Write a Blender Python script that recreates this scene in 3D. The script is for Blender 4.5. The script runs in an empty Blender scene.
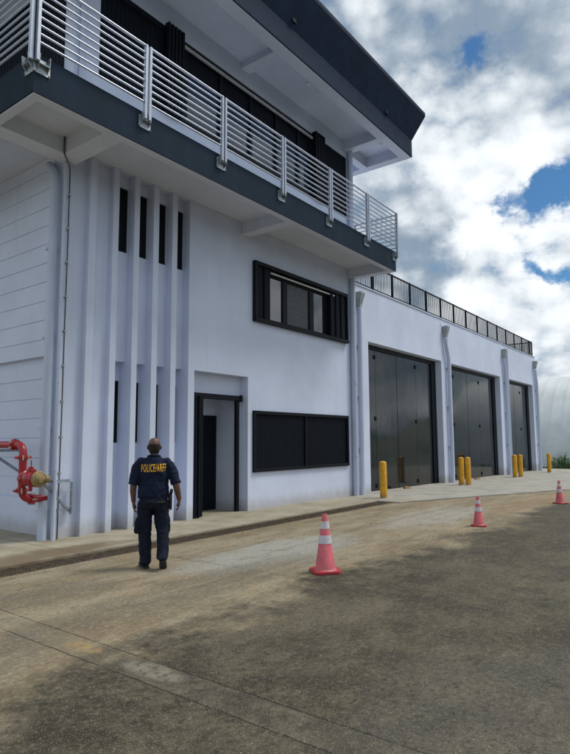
import bpy, bmesh, math, random
import numpy as np
from mathutils import Vector, Matrix
from mathutils.bvhtree import BVHTree
random.seed(7)
R = math.radians
sc = bpy.context.scene
COL = sc.collection
OFF = {}          # world position of the root each object hangs under

# ------------------------------------------------------------------ materials
def new_mat(name):
    m = bpy.data.materials.new(name); m.use_nodes = True
    nt = m.node_tree
    b = next(n for n in nt.nodes if n.type == 'BSDF_PRINCIPLED')
    return m, nt, b
def N(nt, t, **kw):
    n = nt.nodes.new(t)
    for k, v in kw.items():
        if k.startswith('i_'):
            key = k[2:]
            key = int(key) if key.isdigit() else key.replace('_', ' ')
            n.inputs[key].default_value = v
        else: setattr(n, k, v)
    return n
def L(nt, a, b): nt.links.new(a, b)
def mth(nt, op, a, b=None, c=None, clamp=False):
    n = nt.nodes.new('ShaderNodeMath'); n.operation = op; n.use_clamp = clamp
    for i, v in enumerate((a, b, c)):
        if v is None: continue
        if isinstance(v, (int, float)): n.inputs[i].default_value = v
        else: L(nt, v, n.inputs[i])
    return n.outputs[0]
def mixc(nt, fac, a, b):
    n = nt.nodes.new('ShaderNodeMix'); n.data_type = 'RGBA'
    for key, v in ((0, fac), (6, a), (7, b)):
        if isinstance(v, (int, float)): n.inputs[key].default_value = v
        elif isinstance(v, tuple): n.inputs[key].default_value = (*v, 1)
        else: L(nt, v, n.inputs[key])
    return n.outputs[2]
def ramp(nt, v, lo, hi, a=0.0, b=1.0):
    n = nt.nodes.new('ShaderNodeMapRange'); n.interpolation_type = 'SMOOTHSTEP'
    L(nt, v, n.inputs[0])
    n.inputs[1].default_value = lo; n.inputs[2].default_value = hi
    n.inputs[3].default_value = a; n.inputs[4].default_value = b
    return n.outputs[0]
def noise(nt, vec, scale, detail=4, rough=0.55, out=0):
    n = N(nt, 'ShaderNodeTexNoise'); n.inputs['Scale'].default_value = scale
    n.inputs['Detail'].default_value = detail; n.inputs['Roughness'].default_value = rough
    L(nt, vec, n.inputs['Vector']); return n.outputs[out]
def scaled(nt, vec, s):
    n = nt.nodes.new('ShaderNodeVectorMath'); n.operation = 'MULTIPLY'
    L(nt, vec, n.inputs[0]); n.inputs[1].default_value = s; return n.outputs[0]
def bump(nt, b, h, strength=0.3, dist=0.01):
    n = nt.nodes.new('ShaderNodeBump'); n.inputs['Strength'].default_value = strength
    n.inputs['Distance'].default_value = dist
    L(nt, h, n.inputs['Height']); L(nt, n.outputs[0], b.inputs['Normal'])
def simple(name, col, rough=0.5, metal=0.0, var=0.12, scale=6.0, bmp=0.0, bscale=60.0, spec=0.5, stretch=(1,1,1), coat=0.0):
    m, nt, b = new_mat(name)
    tc = N(nt, 'ShaderNodeTexCoord').outputs['Object']
    v = scaled(nt, tc, stretch)
    n1 = noise(nt, v, scale, 5, 0.6)
    f = ramp(nt, n1, 0.3, 0.7)
    c0 = tuple(max(0, c*(1-var)) for c in col); c1 = tuple(min(1, c*(1+var)) for c in col)
    L(nt, mixc(nt, f, c0, c1), b.inputs['Base Color'])
    rr = N(nt, 'ShaderNodeMapRange', i_3=max(0.02, rough-0.08), i_4=min(1, rough+0.08)); L(nt, n1, rr.inputs[0])
    L(nt, rr.outputs[0], b.inputs['Roughness'])
    b.inputs['Metallic'].default_value = metal
    b.inputs['Specular IOR Level'].default_value = spec
    b.inputs['Coat Weight'].default_value = coat
    if bmp > 0: bump(nt, b, noise(nt, tc, bscale, 4, 0.6), bmp, 0.004)
    return m

def paint_wall(name, col, bmp=0.35):
    m, nt, b = new_mat(name)
    tc = N(nt, 'ShaderNodeTexCoord').outputs['Object']
    big = noise(nt, tc, 0.55, 5, 0.6)
    streak = noise(nt, scaled(nt, tc, (5.0, 5.0, 0.25)), 1.0, 5, 0.65)
    c = mixc(nt, ramp(nt, big, 0.3, 0.72), tuple(x*0.90 for x in col), tuple(min(1, x*1.04) for x in col))
    c = mixc(nt, ramp(nt, noise(nt, tc, 2.7, 7, 0.7), 0.55, 0.72, 0.0, 0.35), c, tuple(x*k for x, k in zip(col, (0.86, 0.86, 0.88))))
    st = ramp(nt, streak, 0.50, 0.78, 0.0, 0.34)
    c = mixc(nt, st, c, tuple(x*k for x, k in zip(col, (0.74, 0.75, 0.74))))
    # splash dirt that sits in the lowest course of the wall
    sep = N(nt, 'ShaderNodeSeparateXYZ'); L(nt, N(nt, 'ShaderNodeNewGeometry').outputs['Position'], sep.inputs[0])
    spl = mth(nt, 'ADD', sep.outputs[2], mth(nt, 'MULTIPLY', noise(nt, tc, 5, 5, 0.7), -0.35))
    c = mixc(nt, ramp(nt, spl, -0.14, 0.22, 0.55, 0.0), c, (0.33, 0.29, 0.22))
    L(nt, c, b.inputs['Base Color'])
    b.inputs['Roughness'].default_value = 0.62
    b.inputs['Specular IOR Level'].default_value = 0.35
    h = mth(nt, 'ADD', noise(nt, tc, 130, 3, 0.6), mth(nt, 'MULTIPLY', noise(nt, tc, 3.0, 3, 0.5), 2.0))
    bump(nt, b, h, bmp, 0.004)
    return m

M = {}
M['white'] = paint_wall('white_wall_paint', (0.645, 0.71, 0.87))
M['side'] = paint_wall('side_wall_paint', (0.54, 0.61, 0.73))
M['soffit'] = paint_wall('soffit_paint', (0.64, 0.69, 0.79), 0.2)
M['navy'] = simple('navy_fascia_paint', (0.013, 0.027, 0.046), 0.75, spec=0.12, var=0.22, scale=2.5, bmp=0.3, stretch=(1, 1, 0.4))
M['navy_dark'] = simple('navy_roof_paint', (0.015, 0.028, 0.06), 0.75, spec=0.12, var=0.2, scale=2, bmp=0.3)
M['shutter'] = simple('dark_shutter_metal', (0.005, 0.008, 0.014), 0.6, var=0.2, scale=4, spec=0.12)
M['blackframe'] = simple('black_frame_metal', (0.006, 0.008, 0.012), 0.5, var=0.2, spec=0.15)
M['rail'] = simple('aluminium_rail', (0.42, 0.46, 0.54), 0.42, 0.6, var=0.08, scale=9)
M['galv'] = simple('galvanised_steel', (0.36, 0.40, 0.43), 0.48, 0.8, var=0.25, scale=22)
M['pipe'] = simple('painted_pipe', (0.49, 0.555, 0.69), 0.45, var=0.07, scale=3, stretch=(1, 1, 0.3))
M['head'] = simple('rain_head_metal', (0.34, 0.37, 0.37), 0.5, 0.3, var=0.15, scale=7)
M['cable'] = simple('black_cable', (0.07, 0.06, 0.065), 0.6)
M['red'] = simple('red_pipe_paint', (0.34, 0.008, 0.016), 0.36, var=0.14, scale=9, bmp=0.15, coat=0.2)
M['brass'] = simple('weathered_brass', (0.30, 0.225, 0.105), 0.6, 0.4, var=0.3, scale=30, bmp=0.3)
M['bolt'] = simple('bolt_metal', (0.45, 0.44, 0.38), 0.4, 0.8)
M['yellow'] = simple('yellow_bollard_paint', (0.72, 0.36, 0.012), 0.45, var=0.12, scale=5, bmp=0.15)
M['cone'] = simple('faded_cone_plastic', (0.62, 0.12, 0.15), 0.6, var=0.24, scale=8, bmp=0.1)
M['conebase'] = simple('cone_base_plastic', (0.42, 0.035, 0.045), 0.6, var=0.15, scale=9, bmp=0.2)
M['skin'] = simple('brown_skin', (0.125, 0.062, 0.040), 0.5, var=0.15, scale=14, bmp=0.15, bscale=90)
M['hair'] = simple('short_dark_hair', (0.016, 0.012, 0.011), 0.9, var=0.5, scale=60, bmp=0.6, bscale=180)
M['shirt'] = simple('navy_shirt_cloth', (0.008, 0.013, 0.034), 0.85, var=0.2, scale=9, bmp=0.5, bscale=14, spec=0.2)
M['trouser'] = simple('navy_trouser_cloth', (0.0065, 0.010, 0.020), 0.85, var=0.25, scale=9, bmp=0.5, bscale=14, spec=0.2)
M['boot'] = simple('black_boot_leather', (0.009, 0.009, 0.010), 0.5, var=0.3, scale=20)
M['sole'] = simple('boot_sole_rubber', (0.045, 0.042, 0.04), 0.85, var=0.3, scale=20)
M['letter'] = simple('yellow_print', (0.80, 0.42, 0.02), 0.6, var=0.1, scale=30)
M['holster'] = simple('black_holster', (0.010, 0.010, 0.011), 0.4)
M['wedge'] = simple('wood_chock', (0.40, 0.22, 0.09), 0.8, var=0.2, scale=12, bmp=0.3)
M['track'] = simple('pale_track', (0.50, 0.50, 0.49), 0.4, 0.4, var=0.1)
M['rust'] = simple('rusted_grate', (0.085, 0.062, 0.038), 0.8, 0.25, var=0.5, scale=9, bmp=0.6)
M['lamp'] = simple('lamp_plastic', (0.75, 0.75, 0.72), 0.5)
M['eye'] = simple('eye_white', (0.6, 0.58, 0.55), 0.2)
M['blackslot'] = simple('dark_louvre', (0.006, 0.007, 0.010), 0.6, spec=0.15)

def glass_dark(name, tint, rough=0.03, spec=1.0):
    m, nt, b = new_mat(name)
    tc = N(nt, 'ShaderNodeTexCoord').outputs['Object']
    b.inputs['Base Color'].default_value = (*tint, 1)
    b.inputs['Roughness'].default_value = rough
    b.inputs['Specular IOR Level'].default_value = spec
    b.inputs['IOR'].default_value = 1.6
    bump(nt, b, noise(nt, tc, 1.3, 2, 0.5), 0.03, 0.02)
    return m
M['glass'] = glass_dark('window_glass', (0.015, 0.02, 0.03))
M['glass_blue'] = glass_dark('tinted_glass', (0.022, 0.042, 0.085), 0.05, 0.35)
def mesh_screen():
    m, nt, b = new_mat('insect_screen')
    tc = N(nt, 'ShaderNodeTexCoord').outputs['Object']
    n = noise(nt, scaled(nt, tc, (1, 1, 1.6)), 9, 5, 0.7)
    L(nt, mixc(nt, ramp(nt, n, 0.45, 0.75), (0.02, 0.025, 0.033), (0.075, 0.085, 0.095)), b.inputs['Base Color'])
    b.inputs['Roughness'].default_value = 0.4
    return m
M['screen'] = mesh_screen()
def bay_metal():
    m, nt, b = new_mat('bay_door_paint')
    tc = N(nt, 'ShaderNodeTexCoord').outputs['Object']
    n1 = noise(nt, tc, 1.6, 6, 0.62)
    L(nt, mixc(nt, ramp(nt, n1, 0.3, 0.75), (0.005, 0.008, 0.010), (0.013, 0.018, 0.022)), b.inputs['Base Color'])
    b.inputs['Metallic'].default_value = 0.0
    b.inputs['IOR'].default_value = 1.45
    b.inputs['Specular IOR Level'].default_value = 0.5
    mr = N(nt, 'ShaderNodeMapRange', i_3=0.045, i_4=0.12); L(nt, n1, mr.inputs[0]); L(nt, mr.outputs[0], b.inputs['Roughness'])
    h = mth(nt, 'ADD', noise(nt, scaled(nt, tc, (1, 1, .6)), 2.2, 2, 0.5), mth(nt, 'MULTIPLY', noise(nt, tc, 12, 3, 0.5), 0.06))
    bump(nt, b, h, 0.16, 0.02)
    return m
M['bay'] = bay_metal()
def hut_mat():
    m, nt, b = new_mat('corrugated_white_roofing')
    tc = N(nt, 'ShaderNodeTexCoord').outputs['Object']
    n1 = noise(nt, tc, 0.7, 5, 0.65)
    n2 = noise(nt, scaled(nt, tc, (1, 3, 1)), 2.6, 6, 0.75)
    c = mixc(nt, ramp(nt, n1, 0.3, 0.7), (0.53, 0.57, 0.57), (0.66, 0.69, 0.69))
    c = mixc(nt, ramp(nt, n2, 0.62, 0.80, 0, 0.55), c, (0.30, 0.29, 0.26))
    L(nt, c, b.inputs['Base Color']); b.inputs['Roughness'].default_value = 0.6
    return m
M['hut'] = hut_mat()
def leaf_mat(name, col):
    m, nt, b = new_mat(name)
    tc = N(nt, 'ShaderNodeTexCoord').outputs['Object']
    n1 = noise(nt, tc, 5, 3, 0.6)
    L(nt, mixc(nt, ramp(nt, n1, 0.3, 0.7), tuple(c*0.6 for c in col), tuple(c*1.4 for c in col)), b.inputs['Base Color'])
    b.inputs['Roughness'].default_value = 0.6
    return m
M['leaf'] = leaf_mat('weed_leaf', (0.055, 0.10, 0.025))
M['hill'] = leaf_mat('far_vegetation', (0.035, 0.06, 0.022))

def driveway_mat():
    m, nt, b = new_mat('weathered_driveway')
    P = N(nt, 'ShaderNodeNewGeometry').outputs['Position']
    flat = scaled(nt, P, (1, 1, 0))
    sep = N(nt, 'ShaderNodeSeparateXYZ'); L(nt, flat, sep.inputs[0]); X, Y = sep.outputs[0], sep.outputs[1]
    nA = noise(nt, flat, 0.45, 5, 0.6); nB = noise(nt, flat, 2.1, 6, 0.65); nC = noise(nt, flat, 9, 6, 0.7)
    nF = noise(nt, flat, 75, 3, 0.8); nS = noise(nt, scaled(nt, P, (0.5, 1.6, 0)), 1.0, 6, 0.62)
    nD = noise(nt, flat, 210, 2, 0.8)
    # pale concrete
    c = mixc(nt, ramp(nt, nS, 0.34, 0.66), (0.200, 0.152, 0.088), (0.335, 0.282, 0.188))
    c = mixc(nt, ramp(nt, nB, 0.46, 0.72, 0, 0.75), c, (0.31, 0.235, 0.135))
    c = mixc(nt, ramp(nt, noise(nt, scaled(nt, P, (0.7, 1.5, 0)), 1.7, 6, 0.7), 0.54, 0.70, 0, 0.75), c, (0.125, 0.108, 0.078))
    # washed grey patches beside the first cone and near the far apron
    def spot(cx, cy, rx, ry, amp, soft=0.9):
        dx = mth(nt, 'DIVIDE', mth(nt, 'SUBTRACT', X, cx), rx); dy = mth(nt, 'DIVIDE', mth(nt, 'SUBTRACT', Y, cy), ry)
        d = mth(nt, 'ADD', mth(nt, 'MULTIPLY', dx, dx), mth(nt, 'MULTIPLY', dy, dy))
        d = mth(nt, 'ADD', d, mth(nt, 'MULTIPLY', mth(nt, 'SUBTRACT', mth(nt, 'ADD', mth(nt, 'MULTIPLY', nB, .6), mth(nt, 'MULTIPLY', nC, .4)), 0.5), 3.2))
        return ramp(nt, d, 0.25, soft+0.5, amp, 0.0)
    c = mixc(nt, spot(7.2, 5.6, 2.0, .75, .75), c, (0.37, 0.375, 0.35))
    c = mixc(nt, spot(12.6, 5.3, 2.4, .8, .6), c, (0.40, 0.39, 0.35))
    c = mixc(nt, spot(2.9, 6.2, 1.8, .5, .5), c, (0.12, 0.105, 0.08))
    c = mixc(nt, spot(5.2, 5.0, 2.4, .5, .55), c, (0.14, 0.122, 0.088))
    c = mixc(nt, spot(1.9, 4.9, 1.1, .7, .6), c, (0.13, 0.118, 0.086))
    # tyre-worn streaks running along the front of the building
    tw = ramp(nt, noise(nt, scaled(nt, P, (0.16, 3.4, 0)), 1.0, 5, .6), .50, .68, 0, .5)
    c = mixc(nt, tw, c, (0.155, 0.132, 0.095))
    fw = ramp(nt, noise(nt, scaled(nt, P, (0.35, 5.5, 0)), 1.0, 5, .65), .55, .70, 0, .45)
    c = mixc(nt, fw, c, (0.40, 0.36, 0.27))
    c = mixc(nt, spot(17, 4.4, 4.5, .5, .45), c, (0.30, 0.19, 0.10))
    # dark weathered part of the pavement
    wob = mth(nt, 'ADD', mth(nt, 'MULTIPLY', mth(nt, 'SUBTRACT', nA, 0.5), 2.6), mth(nt, 'MULTIPLY', mth(nt, 'SUBTRACT', nB, 0.5), 1.5))
    wob = mth(nt, 'ADD', wob, mth(nt, 'MULTIPLY', mth(nt, 'SUBTRACT', nC, 0.5), 0.5))
    yy = mth(nt, 'ADD', mth(nt, 'ADD', Y, wob), mth(nt, 'MULTIPLY', X, 0.045))
    dark = ramp(nt, mth(nt, 'ADD', yy, ramp(nt, X, 1.6, 4.4, .65, 0.0)), 3.95, 4.72, 1.0, 0.0)
    dc = mixc(nt, ramp(nt, mth(nt, 'ADD', mth(nt, 'MULTIPLY', nB, .6), mth(nt, 'MULTIPLY', nC, .4)), 0.40, 0.62), (0.040, 0.034, 0.021), (0.108, 0.093, 0.060))
    dc = mixc(nt, ramp(nt, nA, 0.44, 0.66, 0, 0.55), dc, (0.155, 0.133, 0.088))
    dc = mixc(nt, spot(3.9, 1.2, 1.3, .9, .35), dc, (0.14, 0.13, 0.11))
    dc = mixc(nt, ramp(nt, nC, 0.56, 0.78, 0, 0.5), dc, (0.16, 0.14, 0.10))
    c = mixc(nt, dark, c, dc)
    mo = mth(nt, 'SUBTRACT', noise(nt, flat, 22, 6, .75), .5)
    c = mixc(nt, ramp(nt, mo, .01, .14, 0, .65), c, mixc(nt, dark, (0.13, 0.102, 0.062), (0.026, 0.022, 0.014)))
    c = mixc(nt, ramp(nt, mo, -.03, -.15, 0, .6), c, mixc(nt, dark, (0.40, 0.36, 0.27), (0.17, 0.155, 0.115)))
    # blotches of algae and old oil, a hand to a stride wide
    bl = noise(nt, scaled(nt, P, (0.8, 1.2, 0)), 3.2, 8, .78)
    c = mixc(nt, ramp(nt, bl, .53, .66, 0, .6), c, mixc(nt, dark, (0.125, 0.105, 0.066), (0.024, 0.021, 0.014)))
    c = mixc(nt, ramp(nt, bl, .45, .34, 0, .35), c, mixc(nt, dark, (0.42, 0.36, 0.25), (0.19, 0.165, 0.11)))
    # strip of newer concrete between two joints running away from the building
    sx = mth(nt, 'ADD', X, mth(nt, 'MULTIPLY', mth(nt, 'SUBTRACT', nC, 0.5), 0.035))
    ad = mth(nt, 'ABSOLUTE', mth(nt, 'SUBTRACT', sx, 2.955))
    strip = ramp(nt, ad, 0.135, 0.15, 0.20, 0.0)
    sc_ = mixc(nt, ramp(nt, nB, 0.35, 0.65), (0.12, 0.108, 0.083), (0.26, 0.23, 0.175))
    c = mixc(nt, mth(nt, 'MULTIPLY', strip, ramp(nt, Y, 0.2, 3.2, 0.45, 1.0)), c, sc_)
    yel = mth(nt, 'MULTIPLY', spot(2.97, 4.38, .12, .30, 0.75, .3), ramp(nt, noise(nt, flat, 14, 6, .8), .40, .58, .05, .85))
    c = mixc(nt, yel, c, (0.42, 0.28, 0.11))
    c = mixc(nt, mth(nt, 'MULTIPLY', spot(2.98, 3.5, .15, .4, .6, .3), ramp(nt, nC, .4, .6, .2, 1.0)), c, (0.32, 0.29, 0.22))
    jn = mth(nt, 'MULTIPLY', ramp(nt, mth(nt, 'ABSOLUTE', mth(nt, 'SUBTRACT', ad, 0.15)), 0.002, 0.009, 0.75, 0.0), ramp(nt, noise(nt, flat, 3.5, 6, .75), 0.36, 0.56, .25, 1.0))
    # other slab joints, further off, across and along
    def joint(v, period, off, w, amp):
        t = mth(nt, 'ABSOLUTE', mth(nt, 'SUBTRACT', mth(nt, 'FRACT', mth(nt, 'DIVIDE', mth(nt, 'ADD', v, off), period)), 0.5))
        return ramp(nt, mth(nt, 'MULTIPLY', t, period), w*0.4, w, amp, 0.0)
    sy = mth(nt, 'ADD', Y, mth(nt, 'MULTIPLY', mth(nt, 'SUBTRACT', nC, 0.5), 0.03))
    jj = mth(nt, 'MULTIPLY', joint(sx, 6.0, 3.0-8.955+3.0, 0.014, 0.35), ramp(nt, X, 5.0, 6.0))
    jn = mth(nt, 'MAXIMUM', jn, jj)
    c = mixc(nt, jn, c, (0.025, 0.022, 0.018))
    # hairline cracks
    vw = N(nt, 'ShaderNodeVectorMath', operation='ADD'); L(nt, flat, vw.inputs[0])
    L(nt, scaled(nt, noise(nt, flat, 1.1, 4, .6, 1), (.7, .7, 0)), vw.inputs[1])
    vo = N(nt, 'ShaderNodeTexVoronoi', feature='DISTANCE_TO_EDGE', i_Scale=0.42); L(nt, vw.outputs[0], vo.inputs['Vector'])
    cr = mth(nt, 'MULTIPLY', ramp(nt, vo.outputs[0], 0.0008, 0.003, 0.5, 0.0), ramp(nt, nA, 0.50, 0.58))
    c = mixc(nt, cr, c, (0.05, 0.043, 0.033))
    # exposed pale gravel in the worn part, sparse grit elsewhere
    def gravel(scale, th, size):
        v = N(nt, 'ShaderNodeTexVoronoi', i_Scale=scale); L(nt, flat, v.inputs['Vector'])
        s2 = N(nt, 'ShaderNodeSeparateColor'); L(nt, v.outputs['Color'], s2.inputs[0])
        return mth(nt, 'MULTIPLY', ramp(nt, v.outputs['Distance'], size*0.6, size, 1, 0), ramp(nt, s2.outputs[0], th, th+0.02)), s2.outputs[1]
    g1, q1 = gravel(44, 0.82, 0.24); g2, q2 = gravel(95, 0.62, 0.36)
    gcol = mixc(nt, q1, (0.22, 0.17, 0.11), (0.52, 0.49, 0.42))
    c = mixc(nt, mth(nt, 'MULTIPLY', g1, mth(nt, 'MULTIPLY', dark, ramp(nt, nB, 0.36, 0.56, 0.1, 0.95))), c, gcol)
    c = mixc(nt, mth(nt, 'MULTIPLY', g2, mth(nt, 'ADD', mth(nt, 'MULTIPLY', dark, 0.6), 0.18)), c, (0.30, 0.27, 0.21))
    g3, q3 = gravel(60, 0.80, 0.3)
    c = mixc(nt, mth(nt, 'MULTIPLY', g3, 0.6), c, (0.035, 0.03, 0.024))
    # grain
    gr = N(nt, 'ShaderNodeMix', data_type='RGBA', blend_type='MULTIPLY'); gr.inputs[0].default_value = 1
    L(nt, c, gr.inputs[6])
    gv = mth(nt, 'ADD', mth(nt, 'MULTIPLY', nF, 1.3), mth(nt, 'MULTIPLY', nD, 1.2)); gv = mth(nt, 'MAXIMUM', mth(nt, 'ADD', gv, -0.25), 0.2)
    cb = N(nt, 'ShaderNodeCombineColor'); [L(nt, gv, cb.inputs[i]) for i in range(3)]
    L(nt, cb.outputs[0], gr.inputs[7])
    L(nt, gr.outputs[2], b.inputs['Base Color'])
    L(nt, ramp(nt, nB, 0.3, 0.7, 0.72, 0.93), b.inputs['Roughness'])
    b.inputs['Specular IOR Level'].default_value = 0.3
    h = mth(nt, 'ADD', mth(nt, 'MULTIPLY', nF, 1.0), mth(nt, 'MULTIPLY', g1, 1.0))
    h = mth(nt, 'ADD', h, mth(nt, 'MULTIPLY', nC, 1.5)); h = mth(nt, 'SUBTRACT', h, mth(nt, 'MULTIPLY', jn, 3.0))
    bump(nt, b, h, 0.8, 0.008)
    return m
M['drive'] = driveway_mat()

def apron_mat():
    m, nt, b = new_mat('concrete_apron')
    P = N(nt, 'ShaderNodeNewGeometry').outputs['Position']
    flat = scaled(nt, P, (1, 1, 0))
    sep = N(nt, 'ShaderNodeSeparateXYZ'); L(nt, flat, sep.inputs[0]); X, Y = sep.outputs[0], sep.outputs[1]
    nB = noise(nt, flat, 1.3, 6, 0.65); nC = noise(nt, flat, 8, 6, 0.7); nF = noise(nt, flat, 80, 3, 0.8)
    near = mixc(nt, ramp(nt, nB, 0.3, 0.7), (0.265, 0.23, 0.16), (0.38, 0.345, 0.265))
    far = mixc(nt, ramp(nt, nB, 0.3, 0.7), (0.29, 0.275, 0.235), (0.40, 0.385, 0.335))
    c = mixc(nt, ramp(nt, X, 13.5, 16.5), near, far)
    dx = mth(nt, 'DIVIDE', mth(nt, 'SUBTRACT', X, 4.3), 2.3); dy = mth(nt, 'DIVIDE', mth(nt, 'SUBTRACT', Y, 8.12), 0.42)
    d = mth(nt, 'ADD', mth(nt, 'ADD', mth(nt, 'MULTIPLY', dx, dx), mth(nt, 'MULTIPLY', dy, dy)), mth(nt, 'MULTIPLY', mth(nt, 'SUBTRACT', nB, .5), 2.4))
    c = mixc(nt, ramp(nt, d, 0.2, 1.3, 0.75, 0.0), c, (0.13, 0.085, 0.045))
    c = mixc(nt, ramp(nt, nC, 0.58, 0.75, 0, 0.5), c, (0.19, 0.15, 0.10))
    sx = mth(nt, 'ADD', X, mth(nt, 'MULTIPLY', mth(nt, 'SUBTRACT', nC, 0.5), 0.02))
    t = mth(nt, 'ABSOLUTE', mth(nt, 'SUBTRACT', mth(nt, 'FRACT', mth(nt, 'DIVIDE', mth(nt, 'ADD', sx, 0.35), 3.7)), 0.5))
    jn = ramp(nt, mth(nt, 'MULTIPLY', t, 3.7), 0.006, 0.016, 0.7, 0.0)
    c = mixc(nt, jn, c, (0.07, 0.06, 0.045))
    gr = N(nt, 'ShaderNodeMix', data_type='RGBA', blend_type='MULTIPLY'); gr.inputs[0].default_value = 1
    L(nt, c, gr.inputs[6]); gv = mth(nt, 'ADD', mth(nt, 'MULTIPLY', nF, 0.9), 0.55)
    cb = N(nt, 'ShaderNodeCombineColor'); [L(nt, gv, cb.inputs[i]) for i in range(3)]
    L(nt, cb.outputs[0], gr.inputs[7]); L(nt, gr.outputs[2], b.inputs['Base Color'])
    b.inputs['Roughness'].default_value = 0.82; b.inputs['Specular IOR Level'].default_value = 0.3
    bump(nt, b, mth(nt, 'ADD', nF, nC), 0.4, 0.005)
    return m
M['apron'] = apron_mat()
M['soil'] = leaf_mat('grass_field', (0.07, 0.085, 0.035))

# ------------------------------------------------------------------ object helpers
def tag(o, label=None, cat=None, group=None, kind=None):
    if label: o['label'] = label
    if cat: o['category'] = cat
    if group: o['group'] = group
    if kind: o['kind'] = kind
    return o
def empty(name, loc, rz=0.0):
    o = bpy.data.objects.new(name, None); COL.objects.link(o)
    o.location = loc; o.rotation_euler = (0, 0, rz); o.empty_display_size = 0.2
    OFF[o.name] = Vector(loc); return o
def link_mesh(name, me, mat, parent=None, smooth=False, bevel=0.0, auto=None):
    """vertices are in world space (or, under a rotated root, in its own space with OFF zero)"""
    o = bpy.data.objects.new(name, me); COL.objects.link(o)
    me.materials.clear(); me.materials.append(M[mat])
    if parent is not None:
        off = OFF[parent.name]
        me.transform(Matrix.Translation(-off)); o.parent = parent; OFF[o.name] = off
    else: OFF[o.name] = Vector((0, 0, 0))
    if smooth:
        for p in me.polygons: p.use_smooth = True
    if auto is not None:
        for p in me.polygons: p.use_smooth = True
        me.set_sharp_from_angle(angle=R(auto))
    if bevel > 0:
        b = o.modifiers.new('bevel', 'BEVEL'); b.width = bevel; b.segments = 2; b.limit_method = 'ANGLE'; b.angle_limit = R(40)
    return o
class MB:
    def __init__(s): s.bm = bmesh.new()
    def box(s, x0, x1, y0, y1, z0, z1):
        v = [s.bm.verts.new(p) for p in ((x0,y0,z0),(x1,y0,z0),(x1,y1,z0),(x0,y1,z0),(x0,y0,z1),(x1,y0,z1),(x1,y1,z1),(x0,y1,z1))]
        for f in ((0,3,2,1),(4,5,6,7),(0,1,5,4),(1,2,6,5),(2,3,7,6),(3,0,4,7)): s.bm.faces.new([v[i] for i in f])
        return s
    def prism(s, pts, a, b, f):
        """pts 2D outline, f(u,v,w) -> 3D, extruded from w=a to w=b"""
        A = [s.bm.verts.new(f(u, v, a)) for u, v in pts]; B = [s.bm.verts.new(f(u, v, b)) for u, v in pts]
        n = len(pts)
        for i in range(n): s.bm.faces.new((A[i], A[(i+1) % n], B[(i+1) % n], B[i]))
        s.bm.faces.new(A[::-1]); s.bm.faces.new(B); return s
    def tube(s, pts, r, seg=12, caps=True):
        pts = [Vector(p) for p in pts]; rings = []
        rr = r if isinstance(r, (list, tuple)) else [r]*len(pts)
        up = None
        for i, p in enumerate(pts):
            if i == 0: t = pts[1]-pts[0]
            elif i == len(pts)-1: t = pts[-1]-pts[-2]
            else: t = (pts[i+1]-pts[i]).normalized()+(pts[i]-pts[i-1]).normalized()
            t.normalize()
            if up is None:
                a = Vector((0,0,1)) if abs(t.z) < 0.9 else Vector((1,0,0)); up = (a-t*a.dot(t)).normalized()
            else: up = (up-t*up.dot(t)).normalized()
            sd = t.cross(up)
            rings.append([s.bm.verts.new(p+(up*math.cos(2*math.pi*k/seg)+sd*math.sin(2*math.pi*k/seg))*rr[i]) for k in range(seg)])
        for a, b in zip(rings, rings[1:]):
            for k in range(seg): s.bm.faces.new((a[k], a[(k+1) % seg], b[(k+1) % seg], b[k]))
        if caps: s.bm.faces.new(rings[0][::-1]); s.bm.faces.new(rings[-1])
        return s
    def lathe(s, c, prof, seg=24, axis=Vector((0,0,1))):
        axis = Vector(axis).normalized(); a = Vector((0,0,1)) if abs(axis.z) < 0.9 else Vector((1,0,0))
        u = (a-axis*a.dot(axis)).normalized(); w = axis.cross(u); c = Vector(c); rings = []
        for r, h in prof:
            rings.append([s.bm.verts.new(c+axis*h+(u*math.cos(2*math.pi*k/seg)+w*math.sin(2*math.pi*k/seg))*max(r, 1e-4)) for k in range(seg)])
        for a_, b_ in zip(rings, rings[1:]):
            for k in range(seg): s.bm.faces.new((a_[k], a_[(k+1) % seg], b_[(k+1) % seg], b_[k]))
        s.bm.faces.new(rings[0][::-1]); s.bm.faces.new(rings[-1]); return s
    def build(s, name, mat, parent=None, **kw):
        bmesh.ops.recalc_face_normals(s.bm, faces=s.bm.faces)
        me = bpy.data.meshes.new(name); s.bm.to_mesh(me); s.bm.free()
        return link_mesh(name, me, mat, parent, **kw)

def build_each(b, name, mat, parent, **kw):
    """every loose piece of the builder becomes an object of its own"""
    bm = b.bm; bm.verts.index_update(); seen = set(); out = []
    for v in list(bm.verts):
        if v.index in seen: continue
        st = [v]; seen.add(v.index); comp = []
        while st:
            w = st.pop(); comp.append(w)
            for e_ in w.link_edges:
                o2 = e_.other_vert(w)
                if o2.index not in seen: seen.add(o2.index); st.append(o2)
        ids = {w: i for i, w in enumerate(comp)}; n_ = MB(); vs = [n_.bm.verts.new(w.co) for w in comp]
        for fc in {f_ for w in comp for f_ in w.link_faces}: n_.bm.faces.new([vs[ids[w]] for w in fc.verts])
        out.append(n_.build(name, mat, parent, **kw))
    bm.free(); return out

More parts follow.
